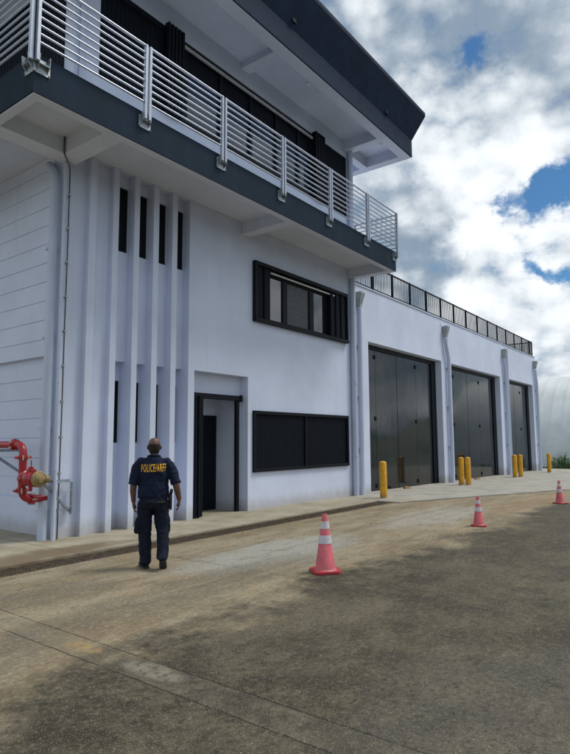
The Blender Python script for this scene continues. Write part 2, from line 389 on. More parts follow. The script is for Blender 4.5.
def carve(ops):
    """solid of axis-aligned boxes added and cut in order -> clean boundary mesh"""
    cs = [sorted({round(v, 5) for _, b in ops for v in b[2*i:2*i+2]}) for i in range(3)]
    S = np.zeros([len(c)-1 for c in cs], bool)
    for sgn, b in ops:
        ix = [(cs[i].index(round(b[2*i], 5)), cs[i].index(round(b[2*i+1], 5))) for i in range(3)]
        S[ix[0][0]:ix[0][1], ix[1][0]:ix[1][1], ix[2][0]:ix[2][1]] = (sgn == '+')
    bm = bmesh.new(); V = {}
    def v(i, j, k):
        if (i, j, k) not in V: V[i, j, k] = bm.verts.new((cs[0][i], cs[1][j], cs[2][k]))
        return V[i, j, k]
    P = np.pad(S, 1)
    for i, j, k in zip(*np.nonzero(S)):
        a, b_, c = i+1, j+1, k+1
        if not P[a-1, b_, c]: bm.faces.new((v(i,j,k), v(i,j,k+1), v(i,j+1,k+1), v(i,j+1,k)))
        if not P[a+1, b_, c]: bm.faces.new((v(i+1,j,k), v(i+1,j+1,k), v(i+1,j+1,k+1), v(i+1,j,k+1)))
        if not P[a, b_-1, c]: bm.faces.new((v(i,j,k), v(i+1,j,k), v(i+1,j,k+1), v(i,j,k+1)))
        if not P[a, b_+1, c]: bm.faces.new((v(i,j+1,k), v(i,j+1,k+1), v(i+1,j+1,k+1), v(i+1,j+1,k)))
        if not P[a, b_, c-1]: bm.faces.new((v(i,j,k), v(i,j+1,k), v(i+1,j+1,k), v(i+1,j,k)))
        if not P[a, b_, c+1]: bm.faces.new((v(i,j,k+1), v(i+1,j,k+1), v(i+1,j+1,k+1), v(i,j+1,k+1)))
    bmesh.ops.dissolve_limit(bm, angle_limit=0.01, verts=bm.verts, edges=bm.edges)
    bm.normal_update()
    m = MB(); m.bm.free(); m.bm = bm; return m

def gz(x): return -0.009*max(0.0, x-14.0)

# ------------------------------------------------------------------ ground
def edge_far(x):     # where the driveway meets the trench or the wide garage apron
    pts = [(-60, 7.34), (14.4, 7.34), (14.42, 7.12), (16.41, 6.53), (22.15, 4.52), (30, 1.8), (46, -3.8)]
    for (a, ya), (b, yb) in zip(pts, pts[1:]):
        if x <= b: return ya+(yb-ya)*(x-a)/(b-a)
    return pts[-1][1]
def strip_sheet(name, mat, xs, y0, y1, dz, thick, ny=1):
    bm = bmesh.new(); g = []
    for x in xs:
        a, b = y0(x), y1(x)
        g.append([bm.verts.new((x, a+(b-a)*j/ny, gz(x)+dz)) for j in range(ny+1)])
    for i in range(len(xs)-1):
        for j in range(ny): bm.faces.new((g[i][j], g[i+1][j], g[i+1][j+1], g[i][j+1]))
    r = bmesh.ops.extrude_face_region(bm, geom=list(bm.faces))
    for v in r['geom']:
        if isinstance(v, bmesh.types.BMVert): v.co.z -= thick
    m = MB(); m.bm.free(); m.bm = bm
    o = m.build(name, mat); tag(o, kind='structure'); return o
XS = [-60, -20, -5, 5.45, 10, 14.4, 14.42, 16.41, 19, 22.15, 26, 30, 34, 38, 41.2]
strip_sheet('driveway', 'drive', XS, lambda x: -45, lambda x: edge_far(x)-(0.02 if x > 14.41 else 0), 0.0, 0.22)
XA = [-60, -20, -5, 5.45, 10, 14.4, 14.42, 16.41, 19, 22.15, 26, 30, 34, 38, 40.2]
strip_sheet('apron', 'apron', XA, lambda x: 7.8 if x <= 14.4 else edge_far(x), lambda x: 32.0, 0.03, 0.25)
bm = MB(); bm.box(14.402, 14.418, 7.34, 7.8, -0.2, 0.0); bm.bm.free()
g = bmesh.new()
rings = []
for r in (0.5, 30, 90, 250, 700, 1500):
    rings.append([g.verts.new((10+r*math.cos(a*math.pi/24), r*math.sin(a*math.pi/24), -0.36)) for a in range(48)])
for a, b in zip(rings, rings[1:]):
    for k in range(48): g.faces.new((a[k], a[(k+1) % 48], b[(k+1) % 48], b[k]))
g.faces.new(rings[0])
m = MB(); m.bm.free(); m.bm = g; tag(m.build('ground', 'soil'), kind='structure')
# verge of soil and grass between pavement and hut
strip_sheet('grass_verge', 'soil', [40.25, 44, 60, 90], lambda x: -25, lambda x: 60, -0.01+0.0, 0.2).location.z = 0.0
# wooded rise on the far side of the yard, behind the camera
g = bmesh.new(); rows = []
for i in range(61):
    a = R(-175+i*3.0*1.0); row = []
    h = 4.6+1.6*math.sin(i*0.7)+1.2*math.sin(i*1.9+1)+random.uniform(-.5, .5)
    for rr, hh in ((70, -0.4), (74, h*0.6), (80, h), (110, h*1.1), (150, -0.4)):
        row.append(g.verts.new((rr*math.cos(a)+12, rr*math.sin(a), hh+random.uniform(-.5, .5)*(hh > 0))))
    rows.append(row)
for a, b in zip(rows, rows[1:]):
    for k in range(4): g.faces.new((a[k], b[k], b[k+1], a[k+1]))
m = MB(); m.bm.free(); m.bm = g; tag(m.build('hills', 'hill', smooth=True), kind='structure')

# trench drain in front of the building
TX0, TX1 = -6.0, 14.4
gr = empty('drainage_grate', (4.0, 7.57, 0.0)); tag(gr, 'rusty slotted trench drain grate set in the concrete before the white building', 'drain')
b = MB(); b.box(TX0, TX1, 7.342, 7.385, -0.2, 0.004); b.box(TX0, TX1, 7.755, 7.798, -0.2, 0.004); b.build('frame', 'rust', gr, bevel=0.003)
b = MB(); b.box(TX0, TX1, 7.386, 7.754, -0.195, -0.18); b.build('channel', 'blackslot', gr)
b = MB(); x = TX0
while x < TX1:
    b.box(x, x+0.026, 7.388, 7.752, -0.03, 0.0); x += 0.052
for y in (7.47, 7.56, 7.65): b.box(TX0, TX1, y, y+0.014, -0.026, -0.003)
b.build('grating', 'rust', gr)

# ------------------------------------------------------------------ office building
OB = empty('office_building', (5.45, 9.15, 0))
tag(OB, 'white two storey station building with navy balcony band, vertical fins and flared dark roof', 'building')
XL, XR, YF, YB = 5.64, 15.5, 9.15, 22.0
FIN = [(6.10, 6.25), (6.62, 6.75), (7.12, 7.25), (7.61, 7.75), (8.12, 8.26), (8.62, 8.80)]
ops = [('+', (XL, XR, YF, YB, -0.6, 6.98))]
ops.append(('-', (XL, 6.62, YF, YF+0.12, -0.6, 6.98))); ops.append(('-', (6.62, 8.62, YF, YF+0.2, -0.6, 6.98)))
for a, b_ in FIN: ops.append(('+', (a, b_, YF, YF+0.2, -0.6, 6.98)))
for i in range(1, 5): ops.append(('-', (FIN[i][1], FIN[i+1][0], YF, YF+0.38, -0.6, 3.22)))
# slits in the back of the bays between the fins
UP = [(6.82, 7.115), (7.30, 7.605), (7.80, 8.115), (8.31, 8.615)]
for a, b_ in UP: ops.append(('-', (a, b_, YF+0.2, YF+0.25, 5.41, 6.73)))
LO = [(7.02, 7.118), (7.52, 7.608), (8.03, 8.118), (8.53, 8.618)]
for a, b_ in LO: ops.append(('-', (a, b_, YF+0.38, YF+0.41, 1.65, 2.86)))
# entrance
ops.append(('-', (8.80, 10.57, YF, YF+0.24, -0.6, 3.2)))
ops.append(('-', (8.85, 10.44, YF+0.24, YF+0.95, -0.6, 2.70)))
ops.append(('-', (10.80, 15.08, YF, YF+0.16, 4.68, 6.06)))
ops.append(('-', (10.80, 15.08, YF, YF+0.10, 0.98, 2.34)))
# side wall: recessed lower field and joint lines
ops.append(('-', (XL, XL+0.09, YF+0.52, YB, -0.6, 3.21)))
z = 0.66
while z < 3.1:
    ops.append(('-', (XL+0.09, XL+0.104, YF+0.52, YB, round(z, 3), round(z+0.018, 3)))); z += 0.357
z = 3.50
while z < 6.9:
    ops.append(('-', (XL, XL+0.014, YF+0.52, YB, round(z, 3), round(z+0.018, 3)))); z += 0.357
carve(ops).build('wall', 'white', OB, bevel=0.008)
# upper storey body
ops = [('+', (XL, XR, YF, YB, 6.981, 11.16)), ('-', (6.2, 15.30, YF, YF+0.16, 8.62, 10.62))]
carve(ops).build('upper_wall', 'white', OB, bevel=0.008)

# balcony slab with edge beams and cantilever beams
ops = [('+', (4.12, 15.58, 7.66, YF-0.001, 6.68, 7.27)), ('+', (4.12, XL-0.001, YF-0.001, YB, 6.68, 7.27))]
def coffer(x0, x1, y0, y1): ops.append(('-', (x0, x1, y0, y1, 6.68, 6.98)))
coffer(4.27, 5.41, 7.81, 8.92); coffer(5.77, 10.32, 7.81, YF-0.001); coffer(10.62, 15.30, 7.81, YF-0.001)
for y0, y1 in ((9.27, 13.0), (13.32, 17.0), (17.32, 21.6)): coffer(4.27, XL-0.001, y0, y1)
# thin drip step along the outer edge
carve(ops).build('balcony_slab', 'soffit', OB, bevel=0.01)
b = MB(); b.bm.free(); b = carve([('+', (4.10, 15.60, 7.64, 7.70, 6.70, 7.30)), ('+', (4.10, 4.16, 7.70, YB, 6.70, 7.30)), ('+', (15.54, 15.60, 7.70, 9.14, 6.70, 7.30))])
b.build('fascia', 'navy', OB)
# roof: underside grid, vertical band, flared parapet
RX0, RX1, RY0, RY1 = 4.1, 17.0, 7.64, 23.5
ops = [('+', (RX0+.03, RX1-.03, RY0+.03, RY1-.03, 10.83, 11.5))]
def rcof(x0, x1, y0, y1): ops.append(('-', (x0, x1, y0, y1, 10.83, 11.159)))
for y0, y1 in ((RY0+.33, 9.15), (9.42, 14.0), (14.3, 20.0)):
    for x0, x1 in ((RX0+.33, 5.1), (5.45, 10.3), (10.62, 15.2), (15.5, RX1-.33)):
        if y0 > 9 and x0 > 5.2 and x0 < 15.3: continue
        rcof(x0, x1, y0, y1)
ops.append(('-', (10.29, 10.63, RY0+.33, 9.15, 10.83, 10.99)))
ops.append(('-', (XL-0.001, XR+0.001, YF-0.001, YB+0.01, 10.83, 11.161)))
carve(ops).build('roof_soffit', 'soffit', OB, bevel=0.01)
g = bmesh.new(); rings = []
for z, o in ((10.85, 0.0), (11.42, 0.0), (12.30, 0.35), (12.42, 0.35), (12.42, 0.15), (11.52, -0.2)):
    rings.append([g.verts.new(p) for p in ((RX0-o, RY0-o, z), (RX1+o, RY0-o, z), (RX1+o, RY1+o, z), (RX0-o, RY1+o, z))])
inner = [g.verts.new(p) for p in ((RX0+.06, RY0+.06, 10.85), (RX1-.06, RY0+.06, 10.85), (RX1-.06, RY1-.06, 10.85), (RX0+.06, RY1-.06, 10.85))]
for k in range(4): g.faces.new((inner[k], rings[0][k], rings[0][(k+1) % 4], inner[(k+1) % 4]))
for a, b_ in zip(rings, rings[1:]):
    for k in range(4): g.faces.new((a[k], a[(k+1) % 4], b_[(k+1) % 4], b_[k]))
g.faces.new(rings[-1])
m = MB(); m.bm.free(); m.bm = g
roof = m.build('roof', 'navy_dark', OB, bevel=0.012)
for sx_, sz_ in ((10.39, 11.62), (15.15, 11.55)):
    y = RY0-(sz_-11.42)*0.35/0.88
    b = MB(); b.box(sx_-.07, sx_+.07, y-0.012, y+0.06, sz_-.07, sz_+.06); b.build('scupper', 'blackslot', roof)
for lx, ly in ((12.04, 8.29), (16.07, 8.34)):
    b = MB(); b.lathe((lx, ly, 11.10), ((0.06, 0), (0.075, 0.02), (0.075, 0.058))); b.build('soffit_lamp', 'lamp', OB, auto=40)

# slit louvres
for i, (a, b_) in enumerate(UP):
    b = MB(); b.box(a+.002, b_-.002, YF+0.235, YF+0.249, 5.412, 6.728)
    b.build('slit_window', 'blackslot', OB)
for i, (a, b_) in enumerate(LO):
    b = MB(); b.box(a+.002, b_-.002, YF+0.386, YF+0.409, 1.652, 2.858); b.build('slit_window', 'blackslot', OB)
b = MB(); b.box(7.235, 7.249, YF+0.02, YF+0.03, 6.5, 6.9)
b.bm.free()

# corrugated panel helper (vertical ribs) standing at y, from x0 to x1
def corr(b, x0, x1, y, z0, z1, pitch=0.075, d=0.022):
    n = max(2, round((x1-x0)/pitch)); p = (x1-x0)/n; prev = None; k = 0
    pts = []
    for i in range(n):
        xa = x0+i*p
        pts += [(xa, y), (xa+p*.35, y), (xa+p*.5, y-d), (xa+p*.85, y-d)]
    pts.append((x1, y))
    lo = [b.bm.verts.new((px, py, z0)) for px, py in pts]; hi = [b.bm.verts.new((px, py, z1)) for px, py in pts]
    for i in range(len(pts)-1): b.bm.faces.new((lo[i], lo[i+1], hi[i+1], hi[i]))
# lower window, closed corrugated shutters
b = MB()
for bx in ((10.74, 15.14, 2.32, 2.40), (10.74, 15.14, .92, 1.0)): b.box(bx[0], bx[1], YF-0.06, YF+0.08, bx[2], bx[3])
for xx in (10.74, 15.06): b.box(xx, xx+.08, YF-0.058, YF+0.08, 1.0, 2.32)
b.box(12.90, 12.96, YF-0.045, YF+0.05, 1.0, 2.32)
sh = b.build('shutter_window', 'blackframe', OB, bevel=0.006)
for a, c in ((10.82, 12.90), (12.96, 15.06)):
    b = MB(); corr(b, a, c, YF+0.01, 1.0, 2.32, 0.085, 0.010); b.build('shutter', 'shutter', sh)
# upper window
b = MB()
b.box(10.74, 15.15, YF-0.10, YF+0.02, 6.03, 6.13); b.box(10.74, 15.15, YF-0.12, YF+0.02, 4.60, 4.69)
b.box(10.74, 10.82, YF-0.10, YF+0.02, 4.69, 6.03); b.box(15.07, 15.15, YF-0.10, YF+0.02, 4.69, 6.03)
win = b.build('window', 'blackframe', OB, bevel=0.006)
b = MB(); b.box(11.40, 14.45, YF-0.06, YF-0.01, 5.93, 5.97); b.build('shutter_track', 'track', win, bevel=0.004)
b = MB()
for x0, x1 in ((12.02, 12.22), (13.26, 13.47), (11.40, 11.46), (14.08, 14.16)): b.box(x0, x1, YF+0.04, YF+0.12, 4.76, 5.88)
b.box(11.40, 14.16, YF+0.04, YF+0.12, 4.69, 4.76); b.box(11.40, 14.16, YF+0.04, YF+0.12, 5.88, 6.03)
b.build('sash_frame', 'blackframe', win, bevel=0.006)
for (x0, x1, mt) in ((11.46, 12.02, 'glass'), (12.22, 13.26, 'screen'), (13.47, 14.08, 'glass')):
    b = MB(); b.box(x0, x1, YF+0.075, YF+0.085, 4.76, 5.88); b.build('pane', mt, win)
for x0, x1, n in ((10.83, 11.38, 4), (14.18, 15.05, 6)):
    b = MB(); w = (x1-x0)/n
    for k in range(n):
        y = YF-0.08+0.03*(k % 2); b.box(x0+k*w+.004, x0+(k+1)*w-.004, y, YF+0.12, 4.71, 6.01)
    b.build('folded_shutter', 'shutter', win, bevel=0.005)
# third floor glazing
b = MB(); corr(b, 6.2, 8.24, YF+0.02, 8.63, 10.5, 0.11, 0.014); b.box(6.2, 8.24, YF-0.03, YF+0.03, 10.5, 10.62)
b.build('folding_shutter', 'shutter', OB)
b = MB()
for k in range(5): b.box(7.78+k*.1, 7.85+k*.1, YF-0.16, YF-0.04, 8.65, 10.66)
b.build('folded_shutter', 'shutter', OB, bevel=0.004)
b = MB(); b.box(8.26, 13.4, YF+0.005, YF+0.14, 10.5, 10.60); b.box(8.26, 13.4, YF+0.02, YF+0.14, 8.63, 8.80)
for x0 in (8.26, 8.42, 9.56, 10.66, 11.72, 12.72, 13.3): b.box(x0, x0+.09, YF+0.02, YF+0.14, 8.80, 10.50)
gw = b.build('glazed_wall', 'blackframe', OB, bevel=0.005)
b = MB(); b.box(8.26, 13.4, YF-0.05, YF-0.005, 10.42, 10.49); b.build('shutter_track', 'track', gw, bevel=0.004)
xs = [8.35, 8.42, 8.51, 9.56, 9.65, 10.66, 10.75, 11.72, 11.81, 12.72, 12.81, 13.30]
for x0, x1 in ((8.51, 9.56), (9.65, 10.66), (10.75, 11.72), (11.81, 12.72), (12.81, 13.30)):
    b = MB(); b.box(x0, x1, YF+0.085, YF+0.095, 8.80, 10.0); b.build('pane', 'glass_blue', gw)
    b = MB(); b.box(x0, x1, YF+0.07, YF+0.12, 10.0, 10.5); b.build('soffit_reflection', 'shutter', gw)  # dark panel added to stand in for the soffit reflected in the upper glass
b = MB(); corr(b, 13.95, 15.30, YF+0.0, 8.63, 10.60, 0.09, 0.012)
for k in range(4): b.box(13.42+k*.13, 13.52+k*.13, YF-0.14, YF+0.05, 8.65, 10.66)
b.build('folded_shutter', 'shutter', OB)
b = MB(); n_ = 90
for k in range(n_): b.box(XL-.03-.02*(k % 2), XL-.005, YF+.30+k*.13, YF+.42+k*.13, 7.6, 10.6)
b.bm.free()
b = MB(); b.box(XL-.035, XL-.004, YF+.28, YB-.4, 7.32, 10.62)
yv = YF+.4
while yv < YB-.5: b.box(XL-.042, XL-.03, yv, yv+.06, 7.36, 10.58); yv += .13
b.build('side_shutter', 'shutter', OB)
# entrance: shutters folded left, frame, vestibule door
b = MB(); b.box(8.803, 10.44, YF+0.13, YF+0.23, 2.62, 2.74); b.box(10.34, 10.44, YF+0.15, YF+0.23, 0.03, 2.62)
b.box(10.44, 10.50, YF+0.10, YF+0.16, 2.60, 2.76)
ent = b.build('entrance', 'blackframe', OB, bevel=0.005)
b = MB()
for k in range(4): b.box(8.81+k*.085, 8.87+k*.085, YF+0.02+0.02*(k % 2), YF+0.235, 0.05, 2.66)
b.build('folded_shutter', 'shutter', ent, bevel=0.006)
b = MB(); b.box(9.1, 10.435, YF+0.90, YF+0.948, 0.03, 2.29); b.build('inner_door', 'blackframe', ent, bevel=0.01)
b = MB(); b.box(9.2, 10.36, YF+0.885, YF+0.899, 0.12, 2.2)
b.build('door_leaf', 'shutter', ent, bevel=0.004)

# railings
def rail_panel(P0, P1, name='railing'):
    """panel in the vertical plane P0->P1 (2D points), with two end posts and 9 rails"""
    P0 = Vector((*P0, 0)); P1 = Vector((*P1, 0)); d = (P1-P0).normalized(); n = Vector((d.y, -d.x, 0))
    ln = (P1-P0).length
    a = P0+d*0.045; c = P1-d*0.045
    b = MB()
    for k in range(9):
        z = 7.44+k*(8.47-7.44)/8
        b.tube([a+Vector((0,0,z)), c+Vector((0,0,z))], 0.0165 if k < 8 else 0.023, 8)
    o = b.build(name, 'rail', OB, auto=40)
    for q in (a, c):
        b = MB()
        def f(u, v, w): return q+d*u+n*v+Vector((0,0,w))
        b.prism([(-.025,-.03),(.025,-.03),(.025,.03),(-.025,.03)], 7.14, 8.49, f)
        b.build('post', 'rail', o, bevel=0.004)
    return o
def bracket(P, d, out, parent):
    P = Vector((*P, 0)); d = Vector((*d, 0)); out = Vector((*out, 0))
    b = MB()
    def f(u, v, w): return P+d*u+out*v+Vector((0,0,w))
    b.prism([(-.125, .002), (.125, .002), (.125, .014), (-.125, .014)], 7.0, 7.22, f)
    for s in (-1, 1):
        # upright gusset cheeks
        pts = [(.014, 7.04), (.08, 7.12), (.095, 7.26), (.014, 7.26)]
        b.prism(pts, s*.08-.006, s*.08+.006, lambda u, v, w: P+d*w+out*u+Vector((0,0,v)))
    b.prism([(-.074,.014), (.074,.014), (.074,.08), (-.074,.08)], 7.12, 7.13, f)
    o = b.build('bracket', 'galv', parent, bevel=0.002)
    b = MB()
    for u in (-.108, .108):
        for z in (7.02, 7.18): b.lathe(f(u, .014, z), ((.013, 0), (.013, .012), (.006, .02)), 8, out)
    build_each(b, 'bolt', 'bolt', o, auto=40)
J = [4.06, 6.10, 8.0, 9.95, 11.9, 13.8, 15.62]
YR = 7.57
lastp = None
for a, c in zip(J, J[1:]):
    lastp = rail_panel((a, YR), (c, YR))
    bracket((c if c < 15 else 15.5, 7.64), (1, 0), (0, -1), lastp)
bracket((4.22, 7.64), (1, 0), (0, -1), lastp)
yy = [7.57, 9.5, 11.4, 13.3, 15.2, 17.1, 19.0]
for a, c in zip(yy, yy[1:]):
    p = rail_panel((4.03, a), (4.03, c)); bracket((4.10, a+(0.17 if a < 8 else 0)), (0, 1), (-1, 0), p)
p = rail_panel((15.66, 7.57), (15.66, 9.1)); bracket((15.60, 7.8), (0, 1), (1, 0), p)

# pipes of the office building
def downpipe(pts, r, parent, name='downpipe', mat='pipe', clips=(), cd=None):
    b = MB(); b.tube(pts, r, 16); o = b.build(name, mat, parent, auto=40)
    for z in clips:
        x, y = [(p[0], p[1]) for p in pts][len(pts)//2]
        b = MB(); b.lathe((x, y, z-.02), ((r*1.0, -0.001), (r*1.14, 0), (r*1.14, .04), (r*1.0, .041)), 16); b.build('pipe_clip', 'pipe', o, auto=40)
    return o
def arc(c, a0, a1, r, u, v, n=7):
    c = Vector(c); u = Vector(u); v = Vector(v)
    return [c+u*r*math.cos(a0+(a1-a0)*i/n)+v*r*math.sin(a0+(a1-a0)*i/n) for i in range(n+1)]
downpipe([(5.66, 9.66, 6.74), (5.57, 9.64, 6.73), (5.53, 9.59, 6.71), (5.52, 9.50, 6.62), (5.52, 9.43, 6.52), (5.52, 9.39, 6.38), (5.52, 9.37, 6.2), (5.52, 9.37, 3.6), (5.52, 9.37, 0.0)], 0.078, OB, clips=(5.1, 3.5, 1.9, .5))
downpipe([(5.58, 9.13, 6.68), (5.58, 9.13, 6.0), (5.58, 9.13, 3.0), (5.58, 9.13, 0.0)], 0.034, OB, 'conduit', 'pipe', clips=(5.6, 4.2, 2.7, 1.2))
b = MB(); b.tube([(5.385, 8.895, 6.98), (5.385, 8.895, 6.72), (5.40, 8.91, 6.665), (5.55, 9.06, 6.655), (5.69, 9.19, 6.60), (5.70, 9.20, 6.45), (5.705, 9.20, 5.0), (5.70, 9.20, 3.7), (5.706, 9.20, 2.2), (5.70, 9.20, 0.8), (5.70, 9.20, 0.0)], 0.011, 8)
cb = b.build('cable', 'cable', OB, smooth=True)
b = MB()
for k in range(10): b.box(5.68, 5.73, 9.182, 9.269, .5+k*.62, .53+k*.62)
build_each(b, 'cable_clip', 'galv', cb)
downpipe([(15.42, 9.05, 6.98), (15.42, 9.05, 5), (15.42, 9.05, 3.0), (15.42, 9.05, 0.0)], 0.085, OB, clips=(5.6, 3.4, 1.2))
downpipe([(15.40, 9.05, 11.1), (15.40, 9.05, 9), (15.40, 9.05, 8.0), (15.40, 9.05, 7.27)], 0.085, OB, clips=(9.6,))
b = MB(); b.tube([(5.80, 9.08, 11.1), (5.80, 9.08, 7.27)], 0.06, 12); b.build('downpipe', 'pipe', OB, auto=40)

# ------------------------------------------------------------------ garage building
GB = empty('garage_building', (15.5, 9.15, 0))
tag(GB, 'long white garage wing with three tall dark folding bay doors and black roof railing', 'building')
GX0, GX1 = 15.502, 37.1
DO = [(16.52, 22.55), (23.62, 30.15), (31.32, 36.35)]
ops = [('+', (GX0, GX1, YF, YB+3, -0.6, 6.6))]
for a, c in DO: ops.append(('-', (a, c, YF, YF+0.42, -0.6, 4.85)))
for a in (22.6, 30.4, 36.7): ops.append(('-', (a, a+.08, YF, YF+.04, 6.3, 6.38)))
carve(ops).build('wall', 'white', GB, bevel=0.01)
b = MB(); b.box(GX0+.01, GX1+.03, YF-0.03, YF+0.25, 6.601, 6.64); b.box(GX1-.25, GX1+.03, YF+.25, YB+3, 6.601, 6.64); b.build('coping', 'white', GB, bevel=0.006)
SEAM = [[17.50, 19.10, 20.72], [24.55, 26.2, 27.8], [32.3, 33.5, 34.7]]
for (a, c), sm in zip(DO, SEAM):
    b = MB(); zb = gz(a)
    b.box(a, a+.10, YF+0.28, YF+0.41, -0.15, 4.845); b.box(c-.42, c, YF+0.26, YF+0.41, -0.35, 4.845); b.box(a+.10, c-.42, YF+0.26, YF+0.41, 4.70, 4.845)
    door = b.build('bay_door', 'blackframe', GB, bevel=0.006)
    ed = [a+.105]+sm+[c-.425]
    for k in range(4):
        b = MB(); yk = YF+0.30+(0.004 if k % 2 else 0.0)
        b.box(ed[k]+.009, ed[k+1]-.009, yk, yk+0.06, gz(ed[k+1])+.05, 4.695)
        b.build('door_panel', 'bay', door, bevel=0.006)
    b = MB(); b.box(a+.12, c-.44, YF+0.345, YF+0.38, -0.3, gz(c)+.14); b.build('door_seal', 'blackframe', door)
    for xx in (sm[0], sm[2]):
        for z in (4.50, 2.42, 0.20):
            b = MB(); b.box(xx-.11, xx+.01, YF+0.275, YF+0.298, z-.07+gz(xx), z+.07+gz(xx)); b.build('hinge', 'blackslot', door, bevel=0.008)
# rainwater heads and downspouts
for hx, jog, in ((15.80, 0.0), (22.85, 0.24), (30.72, 0.10), (36.72, 0.20)):
    h0 = 6.32; zt = h0-.5; xx = hx+jog; zg = gz(hx)
    b = MB()
    def f(u, v, w): return (hx+u*(1+w*0), v, w)
    A = [(-.13, 8.90), (.13, 8.90), (.13, 9.148), (-.13, 9.148)]; B = [(-.075, 8.98), (.075, 8.98), (.075, 9.148), (-.075, 9.148)]
    lv = [[b.bm.verts.new((hx+u, v, z)) for u, v in S] for S, z in ((A, h0), (A, h0-.06), (B, h0-.40), (B, h0-.46))]
    for p, q in zip(lv, lv[1:]):
        for k in range(4): b.bm.faces.new((p[k], p[(k+1) % 4], q[(k+1) % 4], q[k]))
    b.bm.faces.new(lv[0]); b.bm.faces.new(lv[-1])
    dp = downpipe([(hx, 9.045, zt), (hx, 9.045, zt-.25), (hx+jog*.5, 9.045, zt-.55), (xx, 9.045, zt-.85), (xx, 9.045, zt-2), (xx, 9.045, zt-3), (xx, 9.045, zg+.03)], 0.078, GB, 'downpipe', 'pipe', clips=())
    b.build('rain_head', 'head', dp, bevel=0.006)
    for z in (4.6, 3.0, 1.4):
        b = MB(); b.box(xx-.13, xx+.13, 9.09, 9.148, z, z+.04); b.build('pipe_strap', 'pipe', dp, bevel=0.004)
dp = downpipe([(31.12, 9.05, 6.2), (31.12, 9.05, 4), (31.12, 9.05, 3), (31.12, 9.05, -.12)], 0.075, GB)
# roof railing
def bar_rail(p0, p1):
    p0 = Vector((*p0, 0)); p1 = Vector((*p1, 0)); d = (p1-p0).normalized(); n = Vector((-d.y, d.x, 0))
    b = MB()
    def f(u, v, w): return p0+d*u+n*v+Vector((0,0,w))
    ln = (p1-p0).length
    b.prism([(0,-.02),(ln,-.02),(ln,.02),(0,.02)], 7.50, 7.55, f); b.prism([(0.04,-.015),(ln,-.015),(ln,.015),(0.04,.015)], 6.72, 6.75, f)
    k = 0.11
    while k < ln-.05:
        b.prism([(k-.009,-.009),(k+.009,-.009),(k+.009,.009),(k-.009,.009)], 6.75, 7.50, f); k += 0.115
    o = b.build('roof_railing', 'blackframe', GB)
    b = MB(); b.prism([(-.03,-.03),(.03,-.03),(.03,.03),(-.03,.03)], 6.64, 7.56, f); b.build('post', 'blackframe', o)
px = [15.7, 17.07, 18.52, 19.97, 21.45, 22.9, 24.36, 25.86, 27.36, 28.85, 30.35, 31.85, 33.36, 34.88, 36.4, 37.02]
px = px[:-1]+[37.0]
for a, c in zip(px, px[1:]): bar_rail((a, 9.25), (c, 9.25))
for k in range(8): bar_rail((37.0, 9.25+1.5*k), (37.0, 9.25+1.5*(k+1)))

# ------------------------------------------------------------------ quonset hut
QX, QY0, QY1, QR = 43.6, 1.5, 46.0, 6.9
HU = empty('quonset_hut', (QX+QR, QY0, -0.2)); tag(HU, 'white corrugated arched hut beyond the garage wing', 'hut')
g = bmesh.new(); n_arc = 30; ys = []
y = QY0
while y <= QY1:
    ys.append((y, 0.0)); ys.append((y+.42, 0.0)); ys.append((y+.50, .025)); ys.append((y+.58, .025)); ys.append((y+.66, 0.0)); y += .8
prev = None
for y, dr in ys:
    row = []
    for i in range(n_arc+1):
        a = math.pi*i/n_arc; r = QR+dr+(0.03 if i % 5 == 0 else 0)
        row.append(g.verts.new((QX+QR-r*math.cos(a), y, -0.3+max(0, r*math.sin(a)))))
    if prev:
        for i in range(n_arc): g.faces.new((prev[i], prev[i+1], row[i+1], row[i]))
    prev = row
m = MB(); m.bm.free(); m.bm = g; m.build('shell', 'hut', HU, auto=50)
g = MB(); pts = [(QX+QR-(QR-.03)*math.cos(math.pi*i/30), -0.3+(QR-.03)*math.sin(math.pi*i/30)) for i in range(31)]
g.prism(pts, QY0+.1, QY0+.2, lambda u, v, w: (u, w, v)); g.build('end_wall', 'hut', HU)

# weeds by the hut
def blades(b, c, n, rad, h, w, lean=0.5):
    for _ in range(n):
        a = random.uniform(0, 6.283); r = rad*math.sqrt(random.random()); x, y = c[0]+r*math.cos(a), c[1]+r*math.sin(a)
        hh = h*random.uniform(.45, 1)*(1-0.5*r/rad); t = random.uniform(0, 6.283); l = random.uniform(.1, lean)*hh
        d = Vector((math.cos(t), math.sin(t), 0)); s = Vector((-d.y, d.x, 0))*w
        p0 = Vector((x, y, c[2])); p1 = p0+d*l*.35+Vector((0,0,hh*.6)); p2 = p0+d*l+Vector((0,0,hh))
        va = [b.bm.verts.new(q) for q in (p0-s*.5, p0+s*.5, p1+s*.6, p1-s*.6, p2)]
        b.bm.faces.new(va[:4]); b.bm.faces.new((va[3], va[2], va[4]))
def leafy(b, c, n, rad, h):
    for _ in range(n):
        a = random.uniform(0, 6.283); r = rad*math.sqrt(random.random()); zz = h*random.random()**0.8*(1-.6*(r/rad)**2)
        p = Vector((c[0]+r*math.cos(a), c[1]+r*math.sin(a), c[2]+zz)); s = random.uniform(.05, .10)
        u = Vector((random.gauss(0,1), random.gauss(0,1), random.gauss(0,.5))).normalized(); v = u.orthogonal().normalized()
        b.bm.faces.new([b.bm.verts.new(q) for q in (p-u*s, p+v*s*.5, p+u*s, p-v*s*.5)])
w = empty('weed_bush', (41.9, 9.0, -0.24)); tag(w, 'leafy green weeds growing at the foot of the white arched hut', 'bush')
b = MB(); leafy(b, (41.9, 9.0, -.24), 420, 0.8, .9); leafy(b, (42.6, 7.6, -.24), 300, 0.8, .6); blades(b, (41.6, 8.6, -.24), 160, .9, 1.0, .03); b.build('foliage', 'leaf', w)
b = MB()
